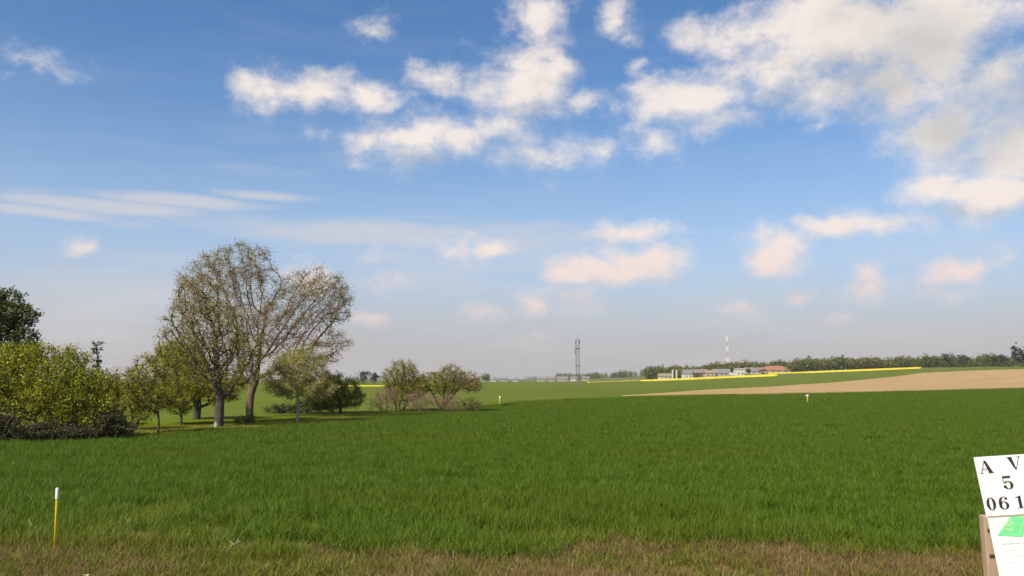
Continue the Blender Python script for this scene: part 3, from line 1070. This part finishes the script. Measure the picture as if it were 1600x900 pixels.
def wood(name, label, line, depth, hrange, n, mat, seed, per=85):
    """A wood too far off to count: line = (px, Y) of its front edge."""
    g = np.random.default_rng(seed)
    L_ = np.array(line, float)
    parts_ = []
    for _ in range(n):
        t = g.uniform(L_[0, 0], L_[-1, 0])
        Y_ = np.interp(t, L_[:, 0], L_[:, 1]) + g.uniform(0, 1) ** 1.5 * depth
        x = xat(t, Y_)
        h = g.uniform(*hrange) * (1 + .07 * math.sin(t * .045) + .06 * math.sin(t * .13 + 1))
        z = float(gz(x, Y_))
        w = h * g.uniform(.34, .52)
        parts_.append(clumps((x, Y_, z + h * .48), w, w, h * .50, per, h * .15, g))
        tv = np.array([[x - .2, Y_, z - .2], [x + .2, Y_, z - .2], [x + .12, Y_, z + h * .5], [x - .12, Y_, z + h * .5]])
        parts_.append((tv, np.array([[0, 1, 2, 3]]), np.zeros(4)))
    v, f, t = join(parts_)
    o = link(name, raw_mesh(name, v, f, 4, t), LEAF[mat])
    return tag(o, label, 'wood', kind='stuff')


wood('far_wood', 'low wood on the rise behind the village', [(1012, 830), (1040, 840), (1480, 830), (1640, 850)], 110, (9.0, 13.8), 660, 'wood', 60, 110)
wood('far_wood', 'grey green wood line on the horizon right of the lattice mast', [(870, 1450), (1020, 1400)], 200, (9, 13), 110, 'wood', 61, 60)
wood('far_wood', 'thin line of distant woods on the flat horizon', [(-150, 2400), (1000, 2400)], 700, (8, 14), 330, 'wood', 62, 40)


def far_tree(label, px, Y_, h, w, mat, seed, low=.12, name='distant_tree', group='distant trees on the skyline', cat='tree'):
    g = np.random.default_rng(seed)
    x = xat(px, Y_)
    o = empty(name, (x, Y_, float(gz(x, Y_))))
    tag(o, label, cat, group)
    MB().tube((0, 0, -.3), (0, 0, h * .5), h * .022, h * .012, 6).build('trunk', BARK['dark'], o)
    pr = [clumps((g.normal(0, w * .12), g.normal(0, w * .12), h * (low + (1 - low) * .5)), w * .5, w * .5, h * (1 - low) * .5, 260, h * .10, g)]
    for _ in range(4):
        pr.append(clumps((g.uniform(-.34, .34) * w, g.uniform(-.34, .34) * w, h * g.uniform(.4, .85)), w * .24, w * .24, h * .16, 70, h * .09, g))
    v, f, t = join(pr)
    c = link('crown', raw_mesh('crown', v, f, 4, t), LEAF[mat], o)
    c['kind'] = 'stuff'
    return o


for i, (px, Y_, h, w, mat, lab) in enumerate([
        (1088, 748, 5, 6, 'wood', 'low olive tree in front of the dark boarded barn'),
        (1170, 755, 6.5, 6, 'deep', 'dark tree right of the white block house'),
        (1192, 770, 5, 6, 'wood', 'low olive tree before the left end of the red roof'),
        (1236, 780, 8, 8, 'green', 'green tree at the right end of the red roof'),
        (1594, 600, 15.5, 9, 'conifer', 'tallest dark tree on the skyline, at the right edge'),
        (1572, 640, 9.5, 8, 'conifer', 'low dark tree left of the tall one at the right edge'),
        (1556, 650, 10.5, 8, 'deep', 'dark green rounded tree, second of the right hand skyline clump'),
        (1537, 660, 10, 9, 'wood', 'olive tree between two dark skyline trees at right'),
        (1508, 640, 10, 9, 'conifer', 'blue black tree, right one of the dark pair above the ploughed field'),
        (1484, 640, 11.5, 10, 'conifer', 'blue black tree, left one of the dark pair above the ploughed field'),
        (1450, 650, 9, 8, 'deep', 'small dark tree just past the end of the yellow rapeseed'),
        (1467, 690, 9.5, 8, 'wood', 'olive tree between the small dark tree and the dark pair'),
        (1022, 800, 13, 9, 'deep', 'dark tree at the left end of the village wood'),
        (1031, 790, 12, 8, 'green', 'green tree next to the low white house'),
        (1141, 790, 8, 6, 'deep', 'dark tree against the left wall of the white block house'),
        (1068, 795, 7, 7, 'green', 'green tree right of the two silos'),
        (1118, 800, 11, 8, 'wood', 'olive tree behind the grey roofed house'),
        (758, 600, 8.0, 8, 'deep', 'dark round tree on the skyline right of the thicket'),
        (568, 420, 7.0, 7, 'conifer', 'dark tree on the skyline left of the thicket, left of a pair'),
        (584, 425, 6.5, 5, 'conifer', 'dark tree on the skyline left of the thicket, right of a pair')]):
    far_tree(lab, px, Y_, h, w, mat, 70 + i)

# ------------------------------------------------------------------ village
HM = {
    'white': plain('render_white', (.56, .54, .49), (.49, .47, .43), .6, .9, 5),
    'pale': plain('render_pale', (.50, .49, .46), (.44, .43, .40), .6, .9, 5),
    'cream': plain('render_cream', (.40, .35, .27), (.34, .30, .23), .6, .9, 5),
    'darkwood': plain('dark_boards', (.09, .065, .06), (.13, .09, .08), .6, .9, 5),
    'slate': plain('slate', (.15, .15, .16), (.20, .20, .205), 1.2, .8, 5),
    'mauve': plain('mauve_tiles', (.17, .13, .14), (.22, .17, .17), 1.2, .85, 5),
    'olive': plain('mossy_tiles', (.19, .17, .09), (.24, .21, .12), 1.2, .9, 5),
    'red': plain('red_tiles', (.26, .115, .075), (.31, .15, .10), 1.2, .85, 5),
    'brown': plain('brown_tiles', (.24, .16, .11), (.29, .20, .14), 1.2, .85, 5),
    'glass': plain('window_glass', (.03, .035, .04), (.05, .055, .06), 1, .15, 2, 0, (1, 1, 1), .5),
    'door': plain('door_paint', (.16, .09, .06), (.20, .11, .07), 2, .6, 4),
    'silo': plain('silo_sheet', (.38, .36, .31), (.44, .42, .36), 1, .6, 5),
    'steel': plain('galvanised_steel', (.13, .125, .135), (.18, .175, .185), 2, .55, 4),
    'mast_red': plain('mast_red', (.56, .40, .38), (.50, .36, .34), 2, .6, 3),
    'mast_white': plain('mast_white', (.72, .72, .72), (.64, .64, .65), 2, .6, 3),
}


def house(label, px, Y_, w, d, h, rh, wall, roof, rz=0, group='houses of the village', name='house', windows=3, hip=0.0, chimney=True, wing=None):
    x = xat(px, Y_)
    o = empty(name, (x, Y_, float(gz(x, Y_)) - .1), (0, 0, R(rz)))
    tag(o, label, 'house', group)
    m = MB()
    m.box(-w / 2, w / 2, -d / 2, d / 2, 0, h)
    if not hip:
        for sx in (-1, 1):
            m.add([(sx * (w / 2 - .01), -d / 2, h), (sx * (w / 2 - .01), d / 2, h), (sx * (w / 2 - .01), 0, h + rh)], [(0, 1, 2)])
    m.build('wall', HM[wall], o)
    e = .45
    r_ = MB()
    hx = w / 2 - hip * d / 2
    T = .18
    ex = w / 2 + e
    k = rh / (d / 2)
    top = [(-ex, -d / 2 - e, h - e * k), (ex, -d / 2 - e, h - e * k), (ex, d / 2 + e, h - e * k), (-ex, d / 2 + e, h - e * k), (-(hx + (0 if hip else e)), 0, h + rh), (hx + (0 if hip else e), 0, h + rh)]
    vs_ = [(a, b, c + T) for a, b, c in top] + top
    fs = [(0, 1, 5, 4), (2, 3, 4, 5), (1, 2, 5), (3, 0, 4), (7, 6, 10, 11), (9, 8, 11, 10), (0, 6, 7, 1), (2, 8, 9, 3), (1, 7, 8, 2), (3, 9, 6, 0)]
    r_.add(vs_, fs)
    rf = r_.build('roof', HM[roof], o)
    if chimney:
        MB().box(w * .22, w * .22 + .8, -.4, .4, h + rh * .5, h + rh + .9).build('chimney', HM['brown'], rf)
    n = windows
    for i in range(n):
        cx_ = -w / 2 + w * (i + .7) / (n + .6)
        wo_ = MB().box(cx_ - .55, cx_ + .55, -d / 2 - .05, -d / 2 + .02, 1.0, 2.3).build('window', HM['glass'], o)
        MB().box(cx_ - .65, cx_ + .65, -d / 2 - .14, -d / 2 + .02, .88, .99).build('sill', HM['white'], wo_)
    MB().box(w * .36, w * .36 + 1.0, -d / 2 - .06, -d / 2 + .02, .02, 2.2).build('door', HM['door'], o)
    if wing:
        ww, wh = wing
        wg = MB().box(-w / 2 - ww, -w / 2 - .003, -d * .4, d * .4, 0, wh).build('wing', HM[wall], o)
        MB().box(-w / 2 - ww - .2, -w / 2 - .003, -d * .4 - .2, d * .4 + .2, wh + .002, wh + .2).build('wing_roof', HM['slate'], wg)
    return o


house('low long white house with mossy roof left of the two silos', 1040, 752, 13, 7, 2.9, 2.6, 'white', 'olive')
house('white walled house with steep slate roof right of the silos', 1078, 785, 14, 8, 4.2, 3.6, 'white', 'slate', 6)
house('dark boarded barn with mauve roof between white houses', 1094, 775, 12, 8, 4.6, 3.0, 'darkwood', 'mauve', -4, windows=1, chimney=False)
house('small cream house with brown roof beside the dark barn', 1109, 765, 10, 7, 4.0, 2.4, 'cream', 'brown', 4, windows=2)
house('cream house under a broad slate roof in mid village', 1127, 772, 16, 8, 3.2, 3.6, 'cream', 'slate', 0)
house('tall white block house with a lower wing, brightest in the village', 1156, 765, 9, 7, 5.6, .8, 'white', 'cream', 5, windows=2, chimney=False, wing=(5.0, 3.0))
house('low house with mauve tiled roof left of the red barn', 1178, 800, 17, 9, 3.0, 3.4, 'cream', 'mauve', -6)
house('long barn with a big red hipped roof', 1211, 795, 27, 12, 2.8, 4.0, 'cream', 'red', 3, windows=4, hip=1.0, chimney=False)

for i, (px, Y_, w, h, rh, wall, roof, lab) in enumerate([
        (757, 930, 4, 3.6, 1.0, 'pale', 'cream', 'bright white hut below the dark round skyline tree'),
        (771, 950, 8, 2.0, 1.2, 'pale', 'slate', 'first pale skyline house right of the dark round tree'),
        (788, 960, 10, 2.6, 1.4, 'cream', 'slate', 'second pale skyline house right of the dark round tree'),
        (806, 960, 7, 2.0, 1.4, 'pale', 'mauve', 'third pale skyline house right of the dark round tree'),
        (846, 980, 10, 3.2, 2.2, 'cream', 'slate', 'fourth house left of the lattice mast, on the skyline'),
        (862, 990, 9, 3.2, 2.4, 'cream', 'mauve', 'third house left of the lattice mast, on the skyline'),
        (879, 980, 12, 3.2, 2.4, 'cream', 'slate', 'second house left of the lattice mast, on the skyline'),
        (897, 970, 8, 3.4, 2.2, 'white', 'slate', 'white house at the foot of the lattice mast'),
        (915, 980, 9, 3.2, 2.0, 'cream', 'slate', 'pale house just right of the lattice mast')]):
    house(lab, px, Y_, w, 7, h, rh, wall, roof, 0, 'pale houses on the skyline', windows=2, chimney=False)

for px, lab in ((1051.5, 'slim pale silo, left of the pair'), (1057.5, 'slim pale silo, right of the pair')):
    Y_ = 735
    x = xat(px, Y_)
    o = empty('silo', (x, Y_, float(gz(x, Y_)) - .1))
    tag(o, lab + ' in front of the village', 'silo', 'silos of the village')
    MB().lathe([(.85, 0), (.85, 7.4), (.9, 7.4), (.9, 7.5)], 16).build('body', HM['silo'], o)
    MB().lathe([(.92, 7.502), (.3, 8.3), (.05, 8.35)], 16).build('roof', HM['silo'], o)
    MB().box(.70, .82, -.75, -.55, .3, 7.4).build('ladder', HM['steel'], o)


def lattice(m, w0, w1, z0, z1, bays, r, rb):
    """Four legs with crossed bracing between two heights."""
    def wd(z):
        return (w0 + (w1 - w0) * (z - z0) / (z1 - z0)) / 2
    cs = ((-1, -1), (1, -1), (1, 1), (-1, 1))
    for sx, sy in cs:
        m.tube((sx * wd(z0), sy * wd(z0), z0), (sx * wd(z1), sy * wd(z1), z1), r, r, 5)
    for b_ in range(bays):
        za, zb = z0 + (z1 - z0) * b_ / bays, z0 + (z1 - z0) * (b_ + 1) / bays
        a, c = wd(za), wd(zb)
        for i in range(4):
            (x0, y0), (x1, y1) = cs[i], cs[(i + 1) % 4]
            m.tube((x0 * a, y0 * a, za), (x1 * c, y1 * c, zb), rb, rb, 4)
            m.tube((x1 * a, y1 * a, za), (x0 * c, y0 * c, zb), rb, rb, 4)
            m.tube((x0 * c, y0 * c, zb), (x1 * c, y1 * c, zb), rb, rb, 4)
    return m


# grey lattice mast out in the green field
Y_ = 262.0
x = xat(903, Y_)
mast = empty('lattice_mast', (x, Y_, 0))
tag(mast, 'slim grey lattice mast standing alone in the green field', 'mast')
MB().box(-.6, .6, -.6, .6, -.2, .25).build('footing', HM['cream'], mast)
lattice(MB(), .50, 1.05, .25, 4.2, 4, .04, .022).build('lower_section', HM['steel'], mast)
lattice(MB(), 1.05, 1.05, 4.2, 15.6, 11, .045, .024).build('upper_section', HM['steel'], mast)
for z, w in ((7.2, .75), (12.6, .95)):
    MB().box(-w, w, -w, w, z, z + .22).build('platform', HM['steel'], mast)
MB().tube((0, 0, 15.6), (0, 0, 17.6), .05, .03, 6).build('tip_rod', HM['steel'], mast)
for sx, z in ((-.70, 11.4), (.70, 14.8), (-.66, 14.4)):
    a = MB().box(sx - .09, sx + .09, -.07, .07, z - .7, z + .7).build('panel_antenna', HM['steel'], mast)
    MB().tube((sx, 0, z), (sx * .7, 0, z), .03, .03, 5).build('bracket', HM['steel'], a)

# red and white mast behind the village
Y_ = 900.0
x = xat(1138, Y_)
rw = empty('banded_mast', (x, Y_, float(gz(x, Y_))))
tag(rw, 'tall red and white banded mast rising behind the village wood', 'mast')
zz = [0, 7, 13, 19, 25, 31, 36, 41]
for i in range(len(zz) - 1):
    w0, w1 = 2.6 - 1.5 * zz[i] / 41, 2.6 - 1.5 * zz[i + 1] / 41
    lattice(MB(), w0, w1, zz[i], zz[i + 1], 3, .16, .08).build('mast_section', HM['mast_white' if i % 2 == 0 else 'mast_red'], rw)
MB().tube((0, 0, 41), (0, 0, 46), .14, .08, 6).build('tip_rod', HM['mast_white'], rw)

# ------------------------------------------------------------------ marker posts
YEL = plain('yellow_plastic', (.72, .54, .03), (.64, .46, .03), 9, .45, 5, .1)
WHT = plain('white_plastic', (.80, .79, .72), (.72, .71, .64), 9, .45, 5, .1)


def marker(label, px, Y_, r=.019, tilt=(0, 0), cap_r=.026, sunk=0.0, h=1.14):
    x = xat(px, Y_)
    o = empty('marker_post', (x, Y_, float(gz(x, Y_)) - sunk), (R(tilt[0]), R(tilt[1]), 0))
    tag(o, label, 'marker post', 'marker posts in the wheat')
    MB().lathe([(r, -.1), (r, h - .20), (r * .96, h - .19)], 14).build('pole', YEL, o, True)
    MB().lathe([(cap_r * .95, h - .19), (cap_r, h - .18), (cap_r, h - .02), (cap_r * .8, h), (.005, h + .004)], 14).build('cap', WHT, o, True)
    return o


marker('yellow marker post with white cap on the grassy verge', 85, 14.35, tilt=(0, -1.0))
marker('far marker post whose white top shows beside the thicket', 781, 88, .05, cap_r=.085)
marker('far marker post whose white top shows below the ploughed field', 1262, 97, .07, cap_r=.16)

# ------------------------------------------------------------------ stones, stalks, litter
STONE = plain('pale_stone', (.40, .36, .28), (.27, .24, .19), 5, .9, 6, .5)


def stone(label, px, Y_, sx, sy, sz, seed, name='stone'):
    g = np.random.default_rng(seed)
    x = xat(px, Y_)
    n, k = 12, 7
    vs_ = []
    for j in range(k):
        th = math.pi * j / (k - 1)
        for i in range(n):
            ph = 2 * math.pi * i / n
            q_ = 1 + g.normal(0, .09)
            vs_.append((sx * q_ * math.sin(th) * math.cos(ph), sy * q_ * math.sin(th) * math.sin(ph), sz * (.55 + q_ * math.cos(th))))
    fs = [(j * n + i, (j + 1) * n + i, (j + 1) * n + (i + 1) % n, j * n + (i + 1) % n) for j in range(k - 1) for i in range(n)]
    o = MB().add(vs_, fs).build(name, STONE, None, False, (x, Y_, .02))
    tag(o, label, 'stone', 'pale stones under the trees')


stone('flat pale stone at the wheat edge right of the forked trunk', 390, 49.6, .55, .35, .10, 1)
stone('pale stone left of the forked trunk', 330, 50.4, .16, .15, .13, 2)
stone('upright pale stone against the foot of the forked trunk', 337, 48.8, .14, .14, .30, 3)

STALK = plain('dry_stalk', (.42, .33, .20), (.52, .43, .28), 12, .9, 4)


def stalk(label, pa, pb, Y_, seed):
    g = np.random.default_rng(seed)
    a, b = Vector(at(*pa, Y_)), Vector(at(*pb, Y_ - .2))
    a.z = max(a.z, .03)
    base = a - (b - a).normalized() * .05
    base.z = 0.0
    o = empty('dry_stalk', base)
    tag(o, label, 'dry stalk', 'dead stalks leaning on the verge')
    m = MB()
    pts_ = [base, a.lerp(b, .35) + Vector((0, 0, .015)), a.lerp(b, .7) + Vector((0, 0, .01)), b]
    for i in range(3):
        m.tube(pts_[i] - base, pts_[i + 1] - base, .0048 - .001 * i, .0048 - .001 * (i + 1), 5)
    m.build('stem', STALK, o)
    for t in (.45, .62, .8, .92):
        p = a.lerp(b, t) - base
        q_ = p + Vector((g.normal(0, .05), g.normal(0, .04), g.uniform(.02, .07)))
        MB().tube(p, q_, .004, .002, 4).build('side_shoot', STALK, o)


stalk('pale dead stalk leaning left just beside the yellow marker post', (62, 836), (43, 812), 14.6, 1)
stalk('pale dead stalk leaning right at the verge, lower left of centre', (350, 860), (376, 845), 13.9, 2)

lt = MB()
g = np.random.default_rng(5)
for j in range(4):
    for i in range(5):
        lt.v.append((i * .018 - .036, j * .018 - .027, .01 + g.uniform(0, .02)))
lt.f = [(j * 5 + i, j * 5 + i + 1, (j + 1) * 5 + i + 1, (j + 1) * 5 + i) for j in range(3) for i in range(4)]
p = at(135, 899, 12.5)
lo = lt.build('paper_scrap', WHT, None, False, (p[0], 12.5, .10))
md = lo.modifiers.new('thickness', 'SOLIDIFY')
md.thickness = .003
tag(lo, 'small crumpled white scrap in the grass at the bottom edge', 'litter')

# ------------------------------------------------------------------ the board on the right
INK = plain('black_ink', (.022, .020, .022), (.035, .032, .034), 30, .6, 3)
INKG = plain('grey_ink', (.42, .42, .40), (.50, .50, .48), 30, .6, 3)
INKF = plain('faint_ink', (.66, .66, .64), (.70, .70, .68), 30, .6, 3)
GRN = plain('green_ink', (.13, .56, .22), (.20, .62, .28), 12, .5, 4)
GRNL = plain('pale_green_ink', (.34, .66, .26), (.42, .72, .33), 12, .5, 4)
BOARD = plain('white_board', (.74, .74, .72), (.62, .615, .585), 2.2, .45, 7, .03)
POSTW = plain('weathered_post', (.30, .21, .14), (.44, .33, .23), 5, .85, 6, .4, (1, 1, .25))
BAND = plain('brown_band', (.05, .032, .025), (.09, .05, .035), 20, .7, 4, .2)
PXM = 1 / 213.0

YS = 6.0
corner = Vector(at(1521.5, 714.5, YS))
sign = empty('notice_board', (corner.x + .55, YS + .1, 0))
tag(sign, 'white notice board on wooden post with black lettering and green logo', 'notice board')
so = Vector(sign.location)
tilt_u = (R(-10), R(-3.6), 0)
tilt_l = (R(-9), R(-3.6), 0)


def rot_m(e):
    from mathutils import Euler
    return Euler(e).to_matrix()


def board(name, org, e, w, h):
    o = MB().box(0, w, 0, .008, -h, 0).build(name, BOARD, sign)
    o.location = org - so
    o.rotation_euler = e
    bv = o.modifiers.new('edge', 'BEVEL')
    bv.width = .002
    return o


upper = board('upper_panel', corner, tilt_u, 1.18, .425)
lcorner = Vector(at(1542.5, 806, YS - .085))
lower = board('lower_panel', lcorner, tilt_l, 1.10, .70)


def ring(cx, cz, rx, rz, thick, thin, a0=0, a1=360, n=28):
    """A bowl stroke, thick at the sides and hairline at top and bottom."""
    out_, in_ = [], []
    for i in range(n + 1):
        a = R(a0 + (a1 - a0) * i / n)
        out_.append((cx + rx * math.cos(a), cz + rz * math.sin(a)))
        in_.append((cx + (rx - thick) * math.cos(a), cz + (rz - thin) * math.sin(a)))
    return out_, in_


def glyph_ring(m, *a, **k):
    o_, i_ = ring(*a, **k)
    for j in range(len(o_) - 1):
        m.prism([tuple(c * PXM for c in q_) for q_ in (o_[j], o_[j + 1], i_[j + 1], i_[j])], -.0022, -.0002)


def glyph_poly(m, poly):
    m.prism([tuple(c * PXM for c in q_) for q_ in poly], -.0022, -.0002)


def glyph_dot(m, cx, cz, r):
    glyph_poly(m, [(cx + r * math.cos(R(a)), cz + r * math.sin(R(a))) for a in range(0, 360, 30)])


def letter(ch, x, z, parent=None):
    """ch with its left foot at x, baseline z (board pixels), about 18 high, 16 wide."""
    m = MB()
    if ch == 'A':
        glyph_poly(m, [(x + 14.2, z + .6), (x + 20.6, z + .6), (x + 12.0, z + 19), (x + 8.6, z + 19)])
        glyph_poly(m, [(x + 2.2, z + .6), (x + 3.2, z + .6), (x + 10.2, z + 18), (x + 9.4, z + 18)])
        glyph_poly(m, [(x + 5, z + 6), (x + 15, z + 6), (x + 14.6, z + 6.8), (x + 5.3, z + 6.8)])
        glyph_poly(m, [(x, z), (x + 6, z), (x + 6, z + .6), (x, z + .6)])
        glyph_poly(m, [(x + 13, z), (x + 22, z), (x + 22, z + .6), (x + 13, z + .6)])
    elif ch == 'V':
        glyph_poly(m, [(x + 10.0, z), (x + 12.2, z), (x + 7.8, z + 18.2), (x + 1.2, z + 18.2)])
        glyph_poly(m, [(x + 11.2, z), (x + 12.2, z + .4), (x + 19.4, z + 18.2), (x + 18.4, z + 18.2)])
        glyph_poly(m, [(x, z + 18.4), (x + 9, z + 18.4), (x + 9, z + 19), (x, z + 19)])
        glyph_poly(m, [(x + 15, z + 18.4), (x + 22, z + 18.4), (x + 22, z + 19), (x + 15, z + 19)])
    elif ch == '0':
        glyph_ring(m, x + 7, z + 9, 7, 9.4, 4.4, .9)
    elif ch == '6':
        glyph_ring(m, x + 8, z + 5.6, 7.4, 6.0, 4.2, .9)
        glyph_ring(m, x + 9, z + 9, 8.4, 9.6, 4.4, .9, a0=70, a1=200)
        glyph_dot(m, x + 12.6, z + 15.4, 2.0)
    elif ch == '5':
        glyph_poly(m, [(x + 1, z + 16), (x + 12.5, z + 16), (x + 13.5, z + 19.4), (x + 1, z + 19.4)])
        glyph_poly(m, [(x + 1, z + 9.4), (x + 1.9, z + 9.6), (x + 1.9, z + 16), (x + 1, z + 16)])
        glyph_ring(m, x + 8, z + 5.8, 7.6, 6.2, 4.4, .9, a0=-150, a1=150)
        glyph_dot(m, x + 2.8, z + 3.6, 2.3)
    elif ch == '1':
        glyph_poly(m, [(x + 3.5, z + .7), (x + 8, z + .7), (x + 8, z + 18.6), (x + 6.8, z + 18.6), (x + 3.5, z + 17)])
        glyph_poly(m, [(x, z + 15.2), (x + 3.5, z + 16.2), (x + 3.5, z + 17.4), (x, z + 16.2)])
        glyph_poly(m, [(x, z), (x + 11.5, z), (x + 11.5, z + .7), (x, z + .7)])
    elif ch == '7':
        glyph_poly(m, [(x, z + 15.8), (x + 14, z + 15.8), (x + 14, z + 18.6), (x, z + 18.6)])
        glyph_poly(m, [(x + 4, z), (x + 8.4, z), (x + 14, z + 15.8), (x + 12.6, z + 15.8)])
    return m.build('letter', INK, parent or upper)


letter('A', 4, -25)
letter('V', 49, -22)
letter('5', 35, -50)
for ch, x in (('0', 4), ('6', 22), ('1', 49), ('7', 63)):
    letter(ch, x, -79)

MB().box(.0, 1.10, -.0035, .0, -.012, -.002).build('joint_strip', POSTW, lower)

lm = MB()
glyph_poly(lm, [(9, -29), (46, -33), (62, -4), (34, -3)])
logo = lm.build('logo', GRN, lower)
gm = MB()
for (a, b) in (((14, -27), (36, -5)), ((40, -30), (55, -7))):
    glyph_poly(gm, [(a[0], a[1]), (a[0] + 1.4, a[1]), (b[0] + 1.4, b[1]), (b[0], b[1])])
o_, i_ = ring(29, -17, 7, 6.5, 2.4, 2.0, a0=20, a1=320)
for j in range(len(o_) - 1):
    glyph_poly(gm, [o_[j], o_[j + 1], i_[j + 1], i_[j]])
glyph_poly(gm, [(23, -18), (35, -15.4), (35, -14), (23, -16.4)])
for i, v in enumerate(gm.v):
    gm.v[i] = (v[0], v[1] - .0022, v[2])
gm.build('logo_mark', GRNL, logo)
g = np.random.default_rng(9)
for row, (z, x0, mat, hh) in enumerate(((-42, 14, INKG, 1.3), (-51, 15, INKF, .9), (-60, 15, INKF, .9), (-68, 16, INKF, .9), (-76, 16, INKF, .9), (-84, 16, INKF, .9))):
    m = MB()
    x = x0
    while x < 150:
        w = g.uniform(1.2, 4.5)
        glyph_poly(m, [(x, z), (x + w, z), (x + w, z + hh), (x, z + hh)])
        x += w + g.choice([.7, .7, 2.0])
    to = m.build('text_line', mat, lower)
    to['kind'] = 'stuff'

# posts behind the board, with thin dark brown bands across them
pt = Vector(at(1533, 806, YS + .16))
for k, dx in enumerate((0, .92)):
    x0 = pt.x + dx - so.x
    y0 = YS + .16 - so.y
    po = MB().box(-.0, .095, 0, .07, -.3, pt.z).build('post', POSTW, sign)
    po.location = (x0 + .058, y0, 0)
    po.rotation_euler = (0, R(-1.1), 0)
    bv = po.modifiers.new('edge', 'BEVEL')
    bv.width = .006
    for py in (829, 869, 910):
        z = at(1540, py, YS + .16)[2]
        MB().box(.018, .0985, -.004, .0735, z - .012, z + .012).build('dark_band', BAND, po)
for z_, mat in ((.03, POSTW), (-.33, POSTW)):
    b_ = MB().box(.06, 1.0, .010, .032, -.06, 0).build('batten', POSTW, lower)
    b_.location = (0, 0, z_ - .03)
for dx in (.12, .90):
    MB().box(dx, dx + .045, .0095, .028, -.62, -.01).build('brace', POSTW, lower)
    MB().box(dx, dx + .045, .0095, .028, -.42, -.05).build('brace', POSTW, upper)

# ------------------------------------------------------------------ air
HZ = mat_new('haze')
t = HZ[1]
t.nodes.remove(HZ[2])
pv = t.nodes.new('ShaderNodeVolumePrincipled')
pv.inputs['Color'].default_value = (1.0, .98, .95, 1)
pv.inputs['Density'].default_value = .00009
pv.inputs['Anisotropy'].default_value = .2
t.links.new(pv.outputs[0], HZ[3].inputs['Volume'])
hz = MB().box(-6100, 6100, -6100, 6100, -1.5, 62).build('haze', HZ[0])
tag(hz, 'thin pale haze over the plain', 'haze', kind='stuff')
